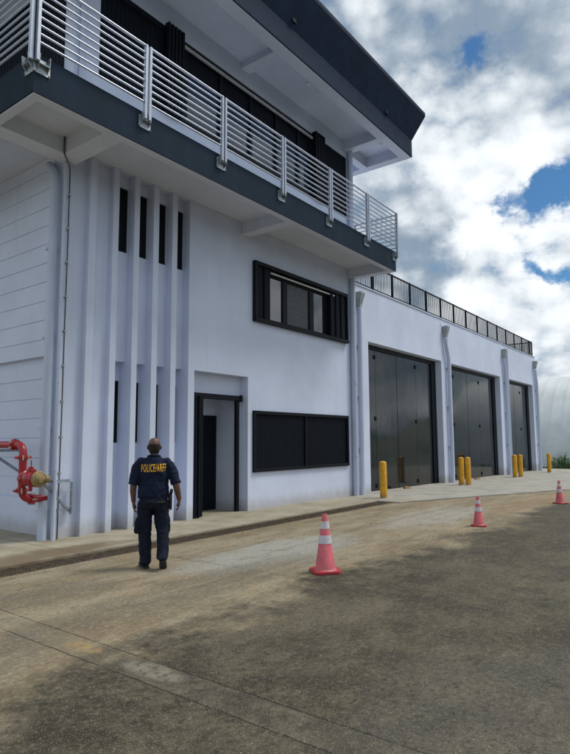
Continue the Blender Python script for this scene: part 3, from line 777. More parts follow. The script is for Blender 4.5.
for _ in range(26):
    a = random.uniform(0, 6.28); t = random.uniform(.2, .8); b.tube([(41.9, 9.0, -.25), (41.9+t*.5*math.cos(a), 9.0+t*.5*math.sin(a), .25), (41.9+t*math.cos(a), 9+t*math.sin(a), .3+random.random()*.6)], [.015, .01, .005], 5)
b.build('stem', 'leaf', w)
b = MB()
for k in range(70):
    blades(b, (random.uniform(40.6, 43.4), random.uniform(1, 12), -.25), 26, .45, random.uniform(.08, .24), .022)
tag(b.build('grass', 'leaf'), 'rough grass along the foot of the arched hut', 'grass', kind='stuff')

def cone_band_mat():
    m, nt, b = new_mat('cone_band')
    tc = N(nt, 'ShaderNodeTexCoord').outputs['Object']; n1 = noise(nt, tc, 18, 6, .75)
    L(nt, mixc(nt, ramp(nt, n1, .5, .72), (0.62, 0.60, 0.64), (0.34, 0.28, 0.32)), b.inputs['Base Color']); b.inputs['Roughness'].default_value = 0.5
    return m
M['band'] = cone_band_mat()
def scuffed(name, col, dirt, top):
    m, nt, b = new_mat(name)
    tc = N(nt, 'ShaderNodeTexCoord').outputs['Object']; sp = N(nt, 'ShaderNodeSeparateXYZ'); L(nt, tc, sp.inputs[0])
    n1 = noise(nt, tc, 7, 6, .7); n2 = noise(nt, scaled(nt, tc, (1, 1, .35)), 26, 6, .75)
    c = mixc(nt, ramp(nt, n1, .35, .68), tuple(x*.80 for x in col), tuple(min(1, x*1.12) for x in col))
    c = mixc(nt, ramp(nt, n2, .58, .70, 0, .7), c, dirt)
    zz = mth(nt, 'ADD', sp.outputs[2], mth(nt, 'MULTIPLY', mth(nt, 'SUBTRACT', n1, .5), .25))
    c = mixc(nt, ramp(nt, zz, 0.0, top, .6, 0.0), c, dirt)
    L(nt, c, b.inputs['Base Color']); L(nt, ramp(nt, n1, .3, .7, .4, .7), b.inputs['Roughness'])
    bump(nt, b, n2, .2, .003); return m
M['yellow'] = scuffed('chipped_yellow_paint', (0.70, 0.36, 0.014), (0.20, 0.13, 0.05), .16)
M['cone'] = scuffed('faded_cone_plastic', (0.66, 0.135, 0.16), (0.30, 0.12, 0.10), .12)
# ------------------------------------------------------------------ bollards
def make_bollard():
    r = empty('bollard', (0, 0, 0))
    b = MB(); prof = [(.105, -.2), (.105, .98)]+[(.105*math.cos(a), .98+.05*math.sin(a)) for a in [R(20*i) for i in range(1, 5)]]+[(.002, 1.03)]
    b.lathe((0, 0, 0), prof, 28); b.build('post', 'yellow', r, auto=50)
    b = MB(); b.lathe((0, 0, 0), ((.135, 0), (.13, .012), (.108, .018)), 28); b.build('collar', 'head', r, auto=50)
    return r
def copy_tree(o, parent=None):
    c = o.copy(); COL.objects.link(c); c.parent = parent
    for ch in [x for x in bpy.data.objects if x.parent == o]: copy_tree(ch, c)
    return c
bol = make_bollard()
BL = [((15.21, 8.02), 'yellow bollard standing alone before the first bay door, nearest the camera'),
      ((21.85, 8.22), 'left yellow bollard of the pair before the pillar between first and second bay doors'),
      ((22.08, 8.04), 'right yellow bollard of the pair before the second bay door'),
      ((28.50, 8.14), 'left yellow bollard of the pair before the third bay door'),
      ((29.10, 8.05), 'right yellow bollard of the pair before the third bay door'),
      ((34.70, 8.07), 'single yellow bollard farthest away, beside the weeds and the arched hut')]
for i, ((x, y), lab) in enumerate(BL):
    o = bol if i == 0 else copy_tree(bol)
    o.location = (x, y, gz(x)+.03); o.rotation_euler = (R(random.uniform(-.5, .5)), R(random.uniform(-.5, .5)), i); o.scale = (1, 1, 1.02)
    tag(o, lab, 'bollard', 'yellow bollards guarding the bay doors')

# ------------------------------------------------------------------ traffic cones
def make_cone():
    r = empty('traffic_cone', (0, 0, 0))
    def rad(z): return 0.128+(0.032-0.128)*(z-.035)/(0.715-.035)
    b = MB()
    prof = [(.150, .030), (.134, .045), (rad(.06), .06), (rad(.70), .70), (.030, .712), (.022, .715), (.020, .69)]
    b.lathe((0, 0, 0), prof, 40); body = b.build('cone_body', 'cone', r, auto=40)
    for z0, z1 in ((.355, .455), (.535, .625)):
        b = MB(); b.lathe((0, 0, 0), ((rad(z0)-.001, z0), (rad(z0)+.003, z0+.001), (rad(z1)+.003, z1-.001), (rad(z1)-.001, z1)), 40)
        b.build('reflective_band', 'band', r, auto=40)
    b = MB(); s = .178; c = .05
    pts = [(-s+c, -s), (s-c, -s), (s, -s+c), (s, s-c), (s-c, s), (-s+c, s), (-s, s-c), (-s, -s+c)]
    b.prism(pts, 0.004, .034, lambda u, v, w: (u, v, w))
    for sx_ in (-1, 1):
        for sy_ in (-1, 1): b.box(sx_*.13-.03, sx_*.13+.03, sy_*.13-.03, sy_*.13+.03, 0, .004)
    b.build('cone_base', 'conebase', r, bevel=0.008)
    return r
cone = make_cone()
for i, (x, y, s, rz, lab) in enumerate([
    (6.43, 4.25, 1.02, 47, 'large faded pink traffic cone closest to the camera, two white bands'),
    (11.51, 4.02, .80, 20, 'middle pink traffic cone with scuffed white bands, on the dark edge of the driveway'),
    (16.94, 3.72, .84, 65, 'farthest traffic cone at the right edge, before the wide garage apron')]):
    o = cone if i == 0 else copy_tree(cone)
    o.location = (x, y, gz(x)); o.rotation_euler = (0, 0, R(rz)); o.scale = (s, s, s)
    tag(o, lab, 'traffic cone', 'traffic cones in a row on the driveway')

# wood chocks at the bay doors
for i, (x, y, lab) in enumerate([(18.99, 9.1, 'small orange wood chock lying before the first bay door'), (25.95, 9.05, 'small orange wood chock lying before the second bay door')]):
    b = MB(); zz = gz(x)+.03
    b.prism([(-.14, 0), (.14, 0), (.14, .03), (.02, .07), (-.14, .07)], -.05, .05, lambda u, v, w: (x+u+w*.3, y+w-u*.3, zz+v))
    tag(b.build('door_chock', 'wedge', bevel=0.008), lab, 'chock', 'wood chocks at the bay doors')

# ------------------------------------------------------------------ fire connection
FP = empty('fire_pipe', (5.07, 9.3, 0)); tag(FP, 'red fire service pipe with valve and brass hose outlet on the left side wall', 'fire pipe')
X0, Y0 = 5.12, 9.34; r0 = .062
def rtube(pts, r=r0, name='pipe_run', mat='red'):
    b = MB(); b.tube(pts, r, 20); return b.build(name, mat, FP, auto=40)
rtube([(X0, 20.5, 1.63), (X0, 9.60, 1.63)]+[(X0, Y0+.17-.17*math.sin(R(a)), 1.63-.17+.17*math.cos(R(a))) for a in range(0, 91, 15)]+[(X0, Y0, 1.30)])
rtube([(X0, Y0, 1.34), (X0, Y0, .92)]+[(X0+.17-.17*math.cos(R(a)), Y0, .90-.17*math.sin(R(a))) for a in range(0, 91, 15)]+[(5.55, Y0, .73)], r0, 'riser')
def flange(c, ax, r=.12, t=.035, mat='red', name='flange', bolts=True):
    b = MB(); b.lathe(c, ((r*.72, -t), (r, -t*.6), (r, t*.6), (r*.72, t)), 24, ax); o = b.build(name, mat, FP, auto=35)
    if bolts:
        ax = Vector(ax).normalized(); u = ax.orthogonal().normalized(); w = ax.cross(u); b = MB()
        for k in range(6):
            a = k*math.pi/3+.3; p = Vector(c)+(u*math.cos(a)+w*math.sin(a))*r*.93
            b.lathe(p-ax*(t+.012), ((.014, 0), (.014, 2*t+.024)), 6, ax)
        build_each(b, 'bolt', 'bolt', o)
for c, ax in (((X0, Y0, 1.42), (0,0,1)), ((X0, Y0, .88), (0,0,1)), ((5.30, Y0, .73), (1,0,0)), ((X0, 9.62, 1.63), (0,1,0))): flange(c, ax, .098, .03)
# ears of the grooved couplings
b = MB()
for z in (1.42, .88):
    for s in (-1, 1): b.box(X0+s*.11-.03, X0+s*.11+.03, Y0-.025, Y0+.025, z-.018, z+.018)
build_each(b, 'coupling_ear', 'red', FP, bevel=.006)
d = Vector((.03, -1, 0)).normalized(); P = Vector((X0, Y0, 1.08))
b = MB(); b.lathe(P, ((.08, -.02), (.085, .06), (.125, .08), (.125, .11), (.095, .13), (.115, .18), (.125, .25), (.12, .32), (.09, .38), (.13, .39), (.13, .43), (.06, .44)), 28, d)
vb = b.build('valve_body', 'red', FP, auto=40)
b = MB(); b.tube([P+d*.25+Vector((0,0,.08)), P+d*.25+Vector((0,0,.19))], .045, 14); b.tube([P+d*.25+Vector((0,0,.19)), P+d*.25+Vector((0,0,.30))], .010, 8)
b.tube([P+d*.17+Vector((0,0,.13)), P+d*.36+Vector((0,0,.13))], .028, 10)
b.tube([P+d*.25+Vector((0,0,-.2)), P+d*.25], .03, 10); b.build('valve_bonnet', 'red', vb, auto=40)
b = MB(); ax = Vector(d); u = ax.orthogonal().normalized(); wv = ax.cross(u)
for t in (.095, .41):
    for k in range(8):
        a = k*math.pi/4; q = P+ax*(t-.035)+(u*math.cos(a)+wv*math.sin(a))*.108; b.lathe(q, ((.013, 0), (.013, .07)), 6, ax)
build_each(b, 'bolt', 'bolt', vb)
b = MB(); b.lathe(P+d*.44, ((.08, 0), (.122, .012), (.130, .03), (.130, .05), (.118, .065), (.09, .07), (.078, .09), (.055, .095), (.05, .115), (.02, .12)), 32, d)
cap = b.build('hose_outlet', 'brass', FP, auto=35)
e = Vector((.90, -.42, 0)).normalized(); q = P+d*.50+Vector((.03,0,0))
b = MB(); b.lathe(q, ((.045, 0), (.045, .06), (.062, .07), (.062, .12), (.045, .13), (.02, .135)), 20, e)
b.build('outlet_lug', 'brass', cap, auto=35)
# steel wall brackets
def angle_iron(b, p, q, side, w=.05, t=.007):
    p, q = Vector(p), Vector(q); dd = (q-p).normalized(); side = Vector(side).normalized(); n = dd.cross(side).normalized()
    def f(u, v, s): return p+(q-p)*s+n*u+side*v
    b.prism([(0, 0), (w, 0), (w, t), (t, t), (t, w), (0, w)], 0, 1, f)
def wall_bracket(base, out, up, side, lab):
    o, up, side, base = Vector(out), Vector(up), Vector(side), Vector(base)
    r = empty('pipe_bracket', tuple(base)); tag(r, lab, 'bracket', 'steel wall brackets under the red pipe')
    b = MB(); angle_iron(b, base, base+up, side); b.build('wall_leg', 'galv', r)
    b = MB(); angle_iron(b, base+up+o*.02, base+up+o, side); b.build('arm', 'galv', r)
    b = MB(); angle_iron(b, base+o*.02+up*.04, base+up*.97+o*.88, side); b.build('brace', 'galv', r)
    b = MB(); n = o.normalized()
    for s in (.25, .75): b.lathe(base+up*s+side*.03+n*.006, ((.016, 0), (.016, .018), (.007, .03)), 8, n)
    build_each(b, 'bolt', 'bolt', r)
wall_bracket((5.92, 9.20, .43), (-.60, -.02, 0), (0, 0, .55), (0, -1, 0), 'grey steel angle bracket under the brass hose outlet')
wall_bracket((5.72, 10.52, 1.08), (-.68, 0, 0), (0, 0, .42), (0, -1, 0), 'grey steel angle bracket under the horizontal red pipe')

# ------------------------------------------------------------------ person
def eval_mesh(o):
    dg = bpy.context.evaluated_depsgraph_get(); me = bpy.data.meshes.new_from_object(o.evaluated_get(dg)); return me
def remesh(b, voxel, smooth=6, disp=None):
    bmesh.ops.recalc_face_normals(b.bm, faces=b.bm.faces)
    me = bpy.data.meshes.new('tmp'); b.bm.to_mesh(me); b.bm.free()
    o = bpy.data.objects.new('tmp', me); COL.objects.link(o)
    r = o.modifiers.new('r', 'REMESH'); r.mode = 'VOXEL'; r.voxel_size = voxel
    s = o.modifiers.new('s', 'SMOOTH'); s.iterations = smooth; s.factor = .5
    if disp:
        for (sz, st) in disp:
            tx = bpy.data.textures.new('folds', 'CLOUDS'); tx.noise_scale = sz; tx.noise_depth = 2
            d_ = o.modifiers.new('d', 'DISPLACE'); d_.texture = tx; d_.strength = st; d_.mid_level = .5; d_.texture_coords = 'LOCAL'
    bpy.context.view_layer.update()
    out = eval_mesh(o); bpy.data.objects.remove(o); return out
def loft(b, rings, seg=20, axis='z'):
    """rings: (cx, cy, cz, rx, ry[, squareness]); horizontal ellipses (axis z) or vertical ones along y (axis y)"""
    R_ = []
    for rg in rings:
        cx, cy, cz, rx, ry = rg[:5]; row = []
        for k in range(seg):
            a = 2*math.pi*k/seg; c, s = math.cos(a), math.sin(a)
            pw = rg[5] if len(rg) > 5 else 1.0
            c = math.copysign(abs(c)**pw, c); s = math.copysign(abs(s)**pw, s)
            row.append(b.bm.verts.new((cx+rx*c, cy+ry*s, cz) if axis == 'z' else (cx+rx*c, cy, cz+ry*s)))
        R_.append(row)
    for p, q in zip(R_, R_[1:]):
        for k in range(seg): b.bm.faces.new((p[k], p[(k+1) % seg], q[(k+1) % seg], q[k]))
    b.bm.faces.new(R_[0][::-1]); b.bm.faces.new(R_[-1])
PR = empty('person', (5.28, 6.25, 0.0), R(-41)); OFF[PR.name] = Vector((0, 0, 0))
tag(PR, 'person in navy uniform with yellow back lettering, seen from behind, walking toward the entrance', 'person')
# local frame: x right, y forward, z up; standing on z = 0
SH = 1.405
b = MB()
# torso, hips
loft(b, [(0,0,.84,.13,.10), (0,0,.90,.165,.125), (0,.0,1.0,.165,.12), (0,.01,1.15,.165,.12), (0,0,1.28,.18,.12), (0,-.01,1.38,.175,.105), (0,-.015,1.43,.12,.08), (0,-.01,1.47,.065,.062)])
# neck and head
loft(b, [(0,-.01,1.40,.066,.066), (0,.0,1.50,.058,.062), (0,.012,1.56,.056,.062)])
loft(b, [(0,.035,1.485,.028,.03), (0,.03,1.50,.05,.055), (0,.022,1.53,.066,.078), (0,.012,1.57,.075,.092), (0,.006,1.61,.080,.098), (0,.004,1.65,.079,.097), (0,.004,1.685,.068,.084), (0,.004,1.71,.048,.06), (0,.004,1.722,.022,.03)], 24)
loft(b, [(0,.098,1.555,.016,.014), (0,.112,1.565,.018,.02), (0,.104,1.59,.011,.016), (0,.098,1.612,.008,.01)], 10)      # nose
loft(b, [(0,.098,1.532,.026,.01), (0,.10,1.540,.024,.01)], 10)                                                           # lips
loft(b, [(0,.09,1.628,.05,.016), (0,.092,1.636,.048,.014)], 12)                                                           # brow
for s in (-1, 1):
    loft(b, [(s*.080,-.005,1.560,.008,.012), (s*.086,-.01,1.58,.012,.020), (s*.089,-.014,1.605,.013,.024), (s*.086,-.014,1.622,.009,.016)], 10)  # ears
# legs
LEG = {-1: [(-.09,.0,.90,.10,.11), (-.095,.01,.75,.085,.09), (-.095,.03,.50,.06,.065), (-.09,.02,.35,.058,.062), (-.085,.0,.12,.042,.046), (-.085,-.005,.05,.042,.05)],
       1: [(.09,.0,.90,.10,.11), (.10,.0,.75,.085,.09), (.11,.0,.54,.062,.066), (.12,-.07,.38,.058,.06), (.13,-.17,.21,.042,.045), (.13,-.20,.15,.040,.046)]}
for s in (-1, 1): loft(b, LEG[s])
# arms: x, y, z, radius
ARM = {-1: [(-.165,-.01,1.40,.052), (-.205,-.01,1.36,.055), (-.235,-.012,1.28,.05), (-.26,-.02,1.12,.042), (-.268,-.005,1.02,.038), (-.262,.02,.90,.028), (-.258,.03,.865,.026)],
       1: [(.165,-.01,1.39,.052), (.21,-.01,1.35,.055), (.245,-.025,1.27,.05), (.290,-.06,1.12,.044), (.312,-.045,1.03,.040), (.338,.005,.915,.031), (.345,.02,.88,.028)]}
for s in (-1, 1):
    A = ARM[s]; b.tube([p[:3] for p in A], [p[3]*(1.12 if i > 2 else 1) for i, p in enumerate(A)], 16)
    hx, hy, hz = A[-1][:3]
    loft(b, [(hx,hy,hz+.02,.020,.028), (hx,hy+.003,hz-.02,.020,.040), (hx-s*.004,hy+.008,hz-.06,.019,.044), (hx-s*.006,hy+.01,hz-.085,.016,.042)], 14)
    for k, (ln_, oy) in enumerate(((.066, .038), (.075, .014), (.070, -.010), (.055, -.032))):
        x0, y0, z0 = hx-s*.006, hy+.01+oy, hz-.075
        b.tube([(x0, y0, z0), (x0-s*.004, y0+.002, z0-ln_*.42), (x0-s*.018, y0+.003, z0-ln_*.75), (x0-s*.036, y0+.002, z0-ln_*.93)], [.0105, .0098, .009, .008], 8)
    b.tube([(hx-s*.004, hy+.03, hz-.012), (hx-s*.016, hy+.058, hz-.045), (hx-s*.026, hy+.062, hz-.075), (hx-s*.030, hy+.056, hz-.092)], [.013, .0115, .010, .0085], 8)
me = remesh(b, .0058, 3)
body = link_mesh('body', me, 'skin', PR, smooth=True)
# hair: a close band round the sides and back of a bald crown
b = MB()
hr = [(0,.0,1.515,.066,.070), (0,-.004,1.545,.0755,.088), (0,-.004,1.58,.081,.099), (0,-.006,1.615,.0840,.1010), (0,-.010,1.64,.0805,.0975)]
loft(b, hr, 28)
me = remesh(b, .006, 2, [(.02, .006)])
bmh = bmesh.new(); bmh.from_mesh(me)
bmesh.ops.delete(bmh, geom=[v for v in bmh.verts if v.co.y > .045 or (v.co.z < 1.56 and v.co.y > -.02) or (abs(v.co.x) > .06 and v.co.y > -.03 and v.co.z < 1.625)], context='VERTS')
bmh.to_mesh(me); bmh.free()
link_mesh('hair', me, 'hair', PR, smooth=True)
for s in (-1, 1):
    b = MB(); b.lathe((s*.030, .088, 1.606), ((.003, .013), (.009, .010), (.012, 0), (.009, -.010), (.003, -.012)), 12); b.build('eye', 'eye', PR, smooth=True)
# shirt
b = MB()
loft(b, [(0,.0,.915,.196,.145), (0,.0,.93,.203,.150), (0,-.002,.97,.208,.154), (0,-.004,1.02,.203,.15), (0,0,1.10,.195,.145), (0,0,1.20,.205,.148), (0,0,1.29,.212,.142), (0,-.008,1.36,.205,.128), (0,-.012,1.405,.17,.105), (0,-.012,1.435,.135,.095), (0,-.008,1.465,.092,.082)], 32)
for s in (-1, 1):
    A = ARM[s]; pts = [Vector(p[:3]) for p in A]
    end = pts[3].lerp(pts[4], .2)
    b.tube([(s*.10,-.01,1.385), (s*.165,-.01,1.383), pts[1]+Vector((-s*.006,0,-.006)), pts[2], pts[2].lerp(pts[3], .55), end], [.070, .077, .075, .070, .067, .070], 20)
me = remesh(b, .008, 8, [(.10, .034), (.035, .010)])
shirt = link_mesh('shirt', me, 'shirt', PR, smooth=True)
b = MB(); b.tube([(.072*math.cos(a), -.008+.068*math.sin(a), 1.470+.014*(-math.sin(a))) for a in [R(10*k) for k in range(37)]], .020, 10, caps=False)
b.build('collar', 'shirt', shirt, smooth=True)
for s in (-1, 1):      # shoulder patch
    pass
# trousers
b = MB()
loft(b, [(0,0,.99,.175,.125), (0,-.005,.93,.185,.14), (0,-.015,.86,.195,.155), (0,-.01,.80,.19,.14), (0,0,.77,.15,.11)], 28)
TL = {-1: [(-.095,-.005,.86,.108,.13), (-.105,.01,.72,.102,.115), (-.108,.03,.56,.092,.10), (-.106,.03,.44,.084,.092), (-.100,.012,.30,.080,.085), (-.094,.0,.18,.076,.083), (-.09,-.008,.09,.078,.092), (-.09,-.008,.06,.076,.09)],
      1: [(.095,-.005,.86,.108,.13), (.112,.0,.72,.104,.117), (.122,.0,.56,.094,.10), (.130,-.035,.46,.084,.094), (.135,-.10,.34,.080,.088), (.134,-.15,.25,.078,.086), (.132,-.19,.17,.080,.092), (.132,-.20,.145,.078,.09)]}
for s in (-1, 1): loft(b, TL[s], 24)
for s in (-1, 1):      # cargo pockets
    loft(b, [(s*.195,.01,.66,.030,.07,.6), (s*.200,.01,.60,.036,.075,.6), (s*.203,.01,.50,.036,.075,.6), (s*.200,.01,.47,.028,.07,.6)], 20)
me = remesh(b, .009, 6, [(.12, .042), (.045, .014)])
tr = link_mesh('trousers', me, 'trouser', PR, smooth=True)
b = MB(); loft(b, [(0,-.002,.925,.19,.142), (0,-.002,.962,.19,.142)], 32); b.build('belt', 'holster', tr, auto=40)
# boots
def boot(loc, pitch, yaw, name='boot'):
    Mx = Matrix.Translation(loc) @ Matrix.Rotation(yaw, 4, 'Z') @ Matrix.Rotation(pitch, 4, 'X')
    b = MB(); loft(b, [(0,-.085,.055,.034,.032), (0,-.07,.06,.042,.042), (0,-.02,.065,.045,.048), (0,.05,.055,.047,.040), (0,.12,.045,.050,.028), (0,.165,.038,.042,.022), (0,.185,.034,.022,.014)], 20, 'y')
    loft(b, [(0,-.03,.05,.042,.055), (0,-.03,.12,.045,.055), (0,-.025,.18,.048,.055)], 20)
    me = remesh(b, .007, 3); me.transform(Mx); o = link_mesh(name, me, 'boot', PR, smooth=True)
    b = MB(); pts = [(-.034,-.095),(.034,-.095),(.046,-.06),(.044,.0),(.052,.08),(.05,.14),(.03,.185),(-.025,.188),(-.048,.14),(-.046,.07),(-.040,.0),(-.044,-.06)]
    b.prism(pts, .0, .024, lambda u, v, w: (u, v, w)); me2 = bpy.data.meshes.new('sole')
    bmesh.ops.recalc_face_normals(b.bm, faces=b.bm.faces); b.bm.to_mesh(me2); b.bm.free(); me2.transform(Mx)
    link_mesh('sole', me2, 'sole', o, bevel=.005)
boot(Vector((-.095, .03, 0.0)), 0, R(18))
# trailing foot, heel lifted, pivoting on the toe
pv = Vector((.132, -.085, 0.004)); an = R(-46)
off = Matrix.Rotation(an, 4, 'X') @ Vector((0, .15, 0))
boot(pv-off*1.0+Vector((0, 0, .0)), an, R(-6))
# holster on the right hip
b = MB(); loft(b, [(.232,-.01,.755,.016,.03,.6), (.226,-.01,.80,.024,.038,.6), (.222,-.01,.90,.028,.045,.6), (.222,-.012,.955,.028,.045,.6), (.225,-.014,.965,.02,.03,.6)], 16)
ho = b.build('holster', 'holster', PR, auto=50)
b = MB(); b.tube([(.226,-.02,.95), (.236,-.05,1.0), (.240,-.06,1.03)], [.02, .022, .02], 10); b.build('grip', 'holster', ho, smooth=True)
b = MB(); loft(b, [(.10,-.158,.865,.05,.012,.5), (.10,-.162,.885,.05,.012,.5)], 16); b.build('pocket_badge', 'sole', tr)
# back lettering wrapped on to the shirt
tree = BVHTree.FromPolygons([v.co.copy() for v in shirt.data.vertices], [tuple(p.vertices) for p in shirt.data.polygons])
cu = bpy.data.curves.new('lettering', 'FONT'); cu.body = 'POLICE/ARFF'; cu.size = .115; cu.offset = .0020; cu.align_x = 'CENTER'; cu.resolution_u = 4; cu.space_character = 1.22
to = bpy.data.objects.new('tmp', cu); COL.objects.link(to); bpy.context.view_layer.update()
me = eval_mesh(to); bpy.data.objects.remove(to)
g = bmesh.new(); g.from_mesh(me); bmesh.ops.triangulate(g, faces=g.faces)
for _ in range(3):
    lg = [e for e in g.edges if e.calc_length() > .008]
    if lg: bmesh.ops.subdivide_edges(g, edges=lg, cuts=1)
    bmesh.ops.triangulate(g, faces=[f for f in g.faces if len(f.verts) > 3])
xs_ = [v.co.x for v in g.verts]; wd = max(xs_)-min(xs_); cx_ = (max(xs_)+min(xs_))/2; k_ = .325/wd
for v in g.verts:
    x = (v.co.x-cx_)*k_; z = 1.275+v.co.y*1.22+x*.03
    hit = tree.ray_cast(Vector((x, -1, z)), Vector((0, 1, 0)))
    yh = hit[0].y if hit[0] else -.14
    v.co = Vector((x, yh-.0035, z))
me2 = bpy.data.meshes.new('back_lettering'); g.to_mesh(me2); g.free()
link_mesh('back_lettering', me2, 'letter', shirt)

# ------------------------------------------------------------------ sky
SUN_EL, SUN_AZ = R(58), R(-40)      # azimuth measured from +X toward +Y
wd = bpy.data.worlds.new('World'); sc.world = wd; wd.use_nodes = True
nt = wd.node_tree; nt.nodes.clear()
out = N(nt, 'ShaderNodeOutputWorld'); bg = N(nt, 'ShaderNodeBackground')
sky = N(nt, 'ShaderNodeTexSky', sky_type='NISHITA', sun_disc=False)
sky.sun_elevation = SUN_EL; sky.sun_rotation = R(90)-SUN_AZ
sky.air_density = 1.0; sky.dust_density = 0.6; sky.ozone_density = 1.0
bs = N(nt, 'ShaderNodeVectorMath', operation='MULTIPLY'); bs.inputs[1].default_value = (0.032, 0.056, 0.072); L(nt, sky.outputs[0], bs.inputs[0])
D = N(nt, 'ShaderNodeTexCoord').outputs['Generated']
nv = noise(nt, D, 7.0, 8, .66, 1)
dv = N(nt, 'ShaderNodeVectorMath', operation='SUBTRACT'); L(nt, nv, dv.inputs[0]); dv.inputs[1].default_value = (.5, .5, .5)
dd = N(nt, 'ShaderNodeVectorMath', operation='MULTIPLY_ADD'); L(nt, dv.outputs[0], dd.inputs[0]); dd.inputs[1].default_value = (.17, .17, .17); L(nt, D, dd.inputs[2])
nrm = N(nt, 'ShaderNodeVectorMath', operation='NORMALIZE'); L(nt, dd.outputs[0], nrm.inputs[0])
def blob(azel, sig, amp, src=None):
    az, el = R(azel[0]), R(azel[1]); v = (math.cos(el)*math.cos(az), math.cos(el)*math.sin(az), math.sin(el))
    n = N(nt, 'ShaderNodeVectorMath', operation='DOT_PRODUCT'); L(nt, src or nrm.outputs[0], n.inputs[0]); n.inputs[1].default_value = v
    k = 1.0/(R(sig)**2)
    return mth(nt, 'MULTIPLY', mth(nt, 'EXPONENT', mth(nt, 'MULTIPLY', mth(nt, 'SUBTRACT', n.outputs['Value'], 1.0), 2*k*0.5)), amp)
def total(lst):
    t = lst[0]
    for x in lst[1:]: t = mth(nt, 'ADD', t, x)
    return t
#SKYBLOBS
HOLES = [((17.1, 33.9), 0.69, 0.8), ((17.7, 32.7), 0.59, 0.5), ((13.0, 22.4), 1.08, 0.7), ((11.7, 22.8), 1.18, 0.8), ((10.3, 22.2), 1.18, 0.8), ((16.2, 21.0), 0.89, 0.75), ((17.5, 21.4), 0.69, 0.6), ((14.4, 21.1), 0.89, 0.6), ((19.0, 17.5), 0.49, 0.3), ((14.7, 15.6), 0.69, 0.6), ((13.4, 15.3), 0.69, 0.75), ((11.9, 15.1), 0.69, 0.8), ((10.5, 15.1), 0.69, 0.75), ((7.7, 21.8), 2.17, 0.7), ((6.7, 13.4), 1.97, 0.5)]
TONES = [((18.5, 29.4), 5.91, 0.35), ((23.0, 25.4), 4.43, 0.4), ((15.8, 28.2), 4.92, 0.3), ((23.9, 18.9), 3.54, -0.7), ((25.6, 21.3), 2.95, -0.35), ((21.9, 16.0), 2.46, -0.2), ((11.8, 34.8), 6.89, -0.55), ((25.0, 37.0), 5.91, -0.25), ((17.3, 34.5), 2.46, -0.5), ((19.9, 19.4), 1.77, 0.45), ((16.3, 18.6), 2.46, 0.4), ((20.6, 13.1), 3.45, 0.45), ((12.1, 8.3), 2.46, 0.6), ((14.8, 13.1), 2.95, 0.3), ((12.8, 18.1), 2.95, 0.3), ((19.2, 14.4), 1.97, 0.0), ((-24, 10), 5, -0.7), ((-30, 3.6), 1.6, 0.5), ((-24, 4.0), 1.2, 0.4), ((-17, 4), 1.5, 0.4), ((-27, 1.8), 1.0, -0.4), ((-40, 12), 6, 0.4)]
SP = N(nt, 'ShaderNodeSeparateXYZ'); L(nt, D, SP.inputs[0])
zc = mth(nt, 'MAXIMUM', SP.outputs[2], 0.0); den = mth(nt, 'ADD', zc, 0.22)
cv = N(nt, 'ShaderNodeCombineXYZ'); L(nt, mth(nt, 'DIVIDE', SP.outputs[0], den), cv.inputs[0]); L(nt, mth(nt, 'DIVIDE', SP.outputs[1], den), cv.inputs[1]); L(nt, SP.outputs[2], cv.inputs[2])
n1 = noise(nt, cv.outputs[0], 1.25, 9, .56); n2 = noise(nt, cv.outputs[0], 3.4, 9, .60); n3 = noise(nt, D, 9.0, 8, .62); n4 = noise(nt, scaled(nt, D, (1, 1, 1.5)), 24.0, 8, .62)
vp = N(nt, 'ShaderNodeVectorMath', operation='MULTIPLY_ADD'); L(nt, dv.outputs[0], vp.inputs[0]); vp.inputs[1].default_value = (.05, .05, .05); L(nt, D, vp.inputs[2])
def billow(scale):
    v = N(nt, 'ShaderNodeTexVoronoi', feature='SMOOTH_F1', i_Scale=scale); v.inputs['Smoothness'].default_value = .25; L(nt, scaled(nt, vp.outputs[0], (1, 1, 1.3)), v.inputs['Vector'])
    return mth(nt, 'SUBTRACT', .42, v.outputs['Distance'])
bil = mth(nt, 'ADD', mth(nt, 'MULTIPLY', billow(11), 1.0), mth(nt, 'MULTIPLY', billow(27), .55))
#MASK
hole = total([blob(a, s, m_) for a, s, m_ in HOLES])
dens = mth(nt, 'ADD', mth(nt, 'MULTIPLY', n1, .8), mth(nt, 'MULTIPLY', n2, .9)); dens = mth(nt, 'ADD', dens, mth(nt, 'MULTIPLY', n3, .9)); dens = mth(nt, 'ADD', dens, mth(nt, 'MULTIPLY', mth(nt, 'SUBTRACT', n4, .5), 1.4))
dens = mth(nt, 'ADD', dens, mth(nt, 'MULTIPLY', bil, .45))
cover = mth(nt, 'SUBTRACT', mth(nt, 'ADD', dens, -.33), hole)
mask = ramp(nt, cover, -0.05, 0.85)
tone = total([blob(a, s, m_) for a, s, m_ in TONES])
shade = mth(nt, 'ADD', mth(nt, 'MULTIPLY', mth(nt, 'SUBTRACT', n2, .5), 1.5), mth(nt, 'MULTIPLY', mth(nt, 'SUBTRACT', n3, .5), .9))
shade = mth(nt, 'ADD', shade, mth(nt, 'MULTIPLY', mth(nt, 'SUBTRACT', n4, .5), .8)); shade = mth(nt, 'ADD', shade, mth(nt, 'MULTIPLY', bil, 1.3))
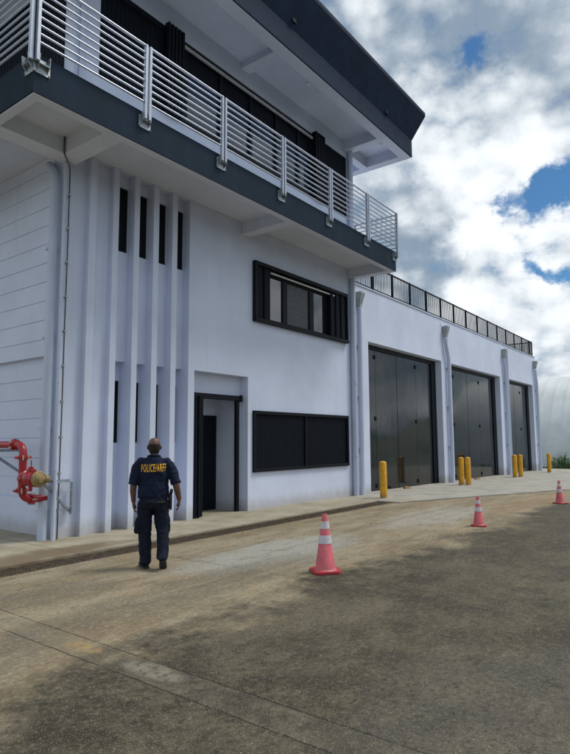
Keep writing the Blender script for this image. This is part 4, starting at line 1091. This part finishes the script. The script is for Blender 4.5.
shade = mth(nt, 'ADD', mth(nt, 'ADD', shade, mth(nt, 'MULTIPLY', mth(nt, 'SUBTRACT', n1, .5), .9)), tone)
sh01 = ramp(nt, shade, -0.95, 0.75)
ccol = mixc(nt, sh01, (0.21, 0.275, 0.35), (0.78, 0.815, 0.84))
# toward the horizon the cloud goes pale and even
fin = mixc(nt, mask, bs.outputs[0], ccol)
L(nt, fin, bg.inputs['Color']); bg.inputs['Strength'].default_value = 1.0
L(nt, bg.outputs[0], out.inputs['Surface'])

sd = bpy.data.lights.new('sun', 'SUN'); sd.energy = 1.8; sd.angle = R(18); sd.color = (1, .96, .9)
so = bpy.data.objects.new('sun', sd); COL.objects.link(so)
dirv = Vector((math.cos(SUN_EL)*math.cos(SUN_AZ), math.cos(SUN_EL)*math.sin(SUN_AZ), math.sin(SUN_EL)))
so.rotation_euler = dirv.to_track_quat('Z', 'Y').to_euler(); so.location = (10, -5, 20)

# ------------------------------------------------------------------ camera
YAW, PIT, ROL, F = R(52.78189), R(6.19943), R(-0.30138), 582.587
f = Vector((math.sin(YAW)*math.cos(PIT), math.cos(YAW)*math.cos(PIT), math.sin(PIT)))
r = Vector((math.cos(YAW), -math.sin(YAW), 0)); u = r.cross(f)
r2 = r*math.cos(ROL)+u*math.sin(ROL); u2 = -r*math.sin(ROL)+u*math.cos(ROL)
cd = bpy.data.cameras.new('camera'); co = bpy.data.objects.new('camera', cd); COL.objects.link(co)
mw = Matrix((( r2.x, u2.x, -f.x, 0), (r2.y, u2.y, -f.y, 0), (r2.z, u2.z, -f.z, 1.68), (0, 0, 0, 1)))
co.matrix_world = mw
cd.sensor_fit = 'VERTICAL'; cd.sensor_height = 24; cd.lens = 24*F/754; cd.clip_start = .05; cd.clip_end = 4000
sc.camera = co
sc.render.engine = 'CYCLES'
sc.render.resolution_x = 774; sc.render.resolution_y = 1024
sc.view_settings.view_transform = 'Standard'; sc.view_settings.look = 'None'; sc.view_settings.exposure = 0.38; sc.view_settings.gamma = 1
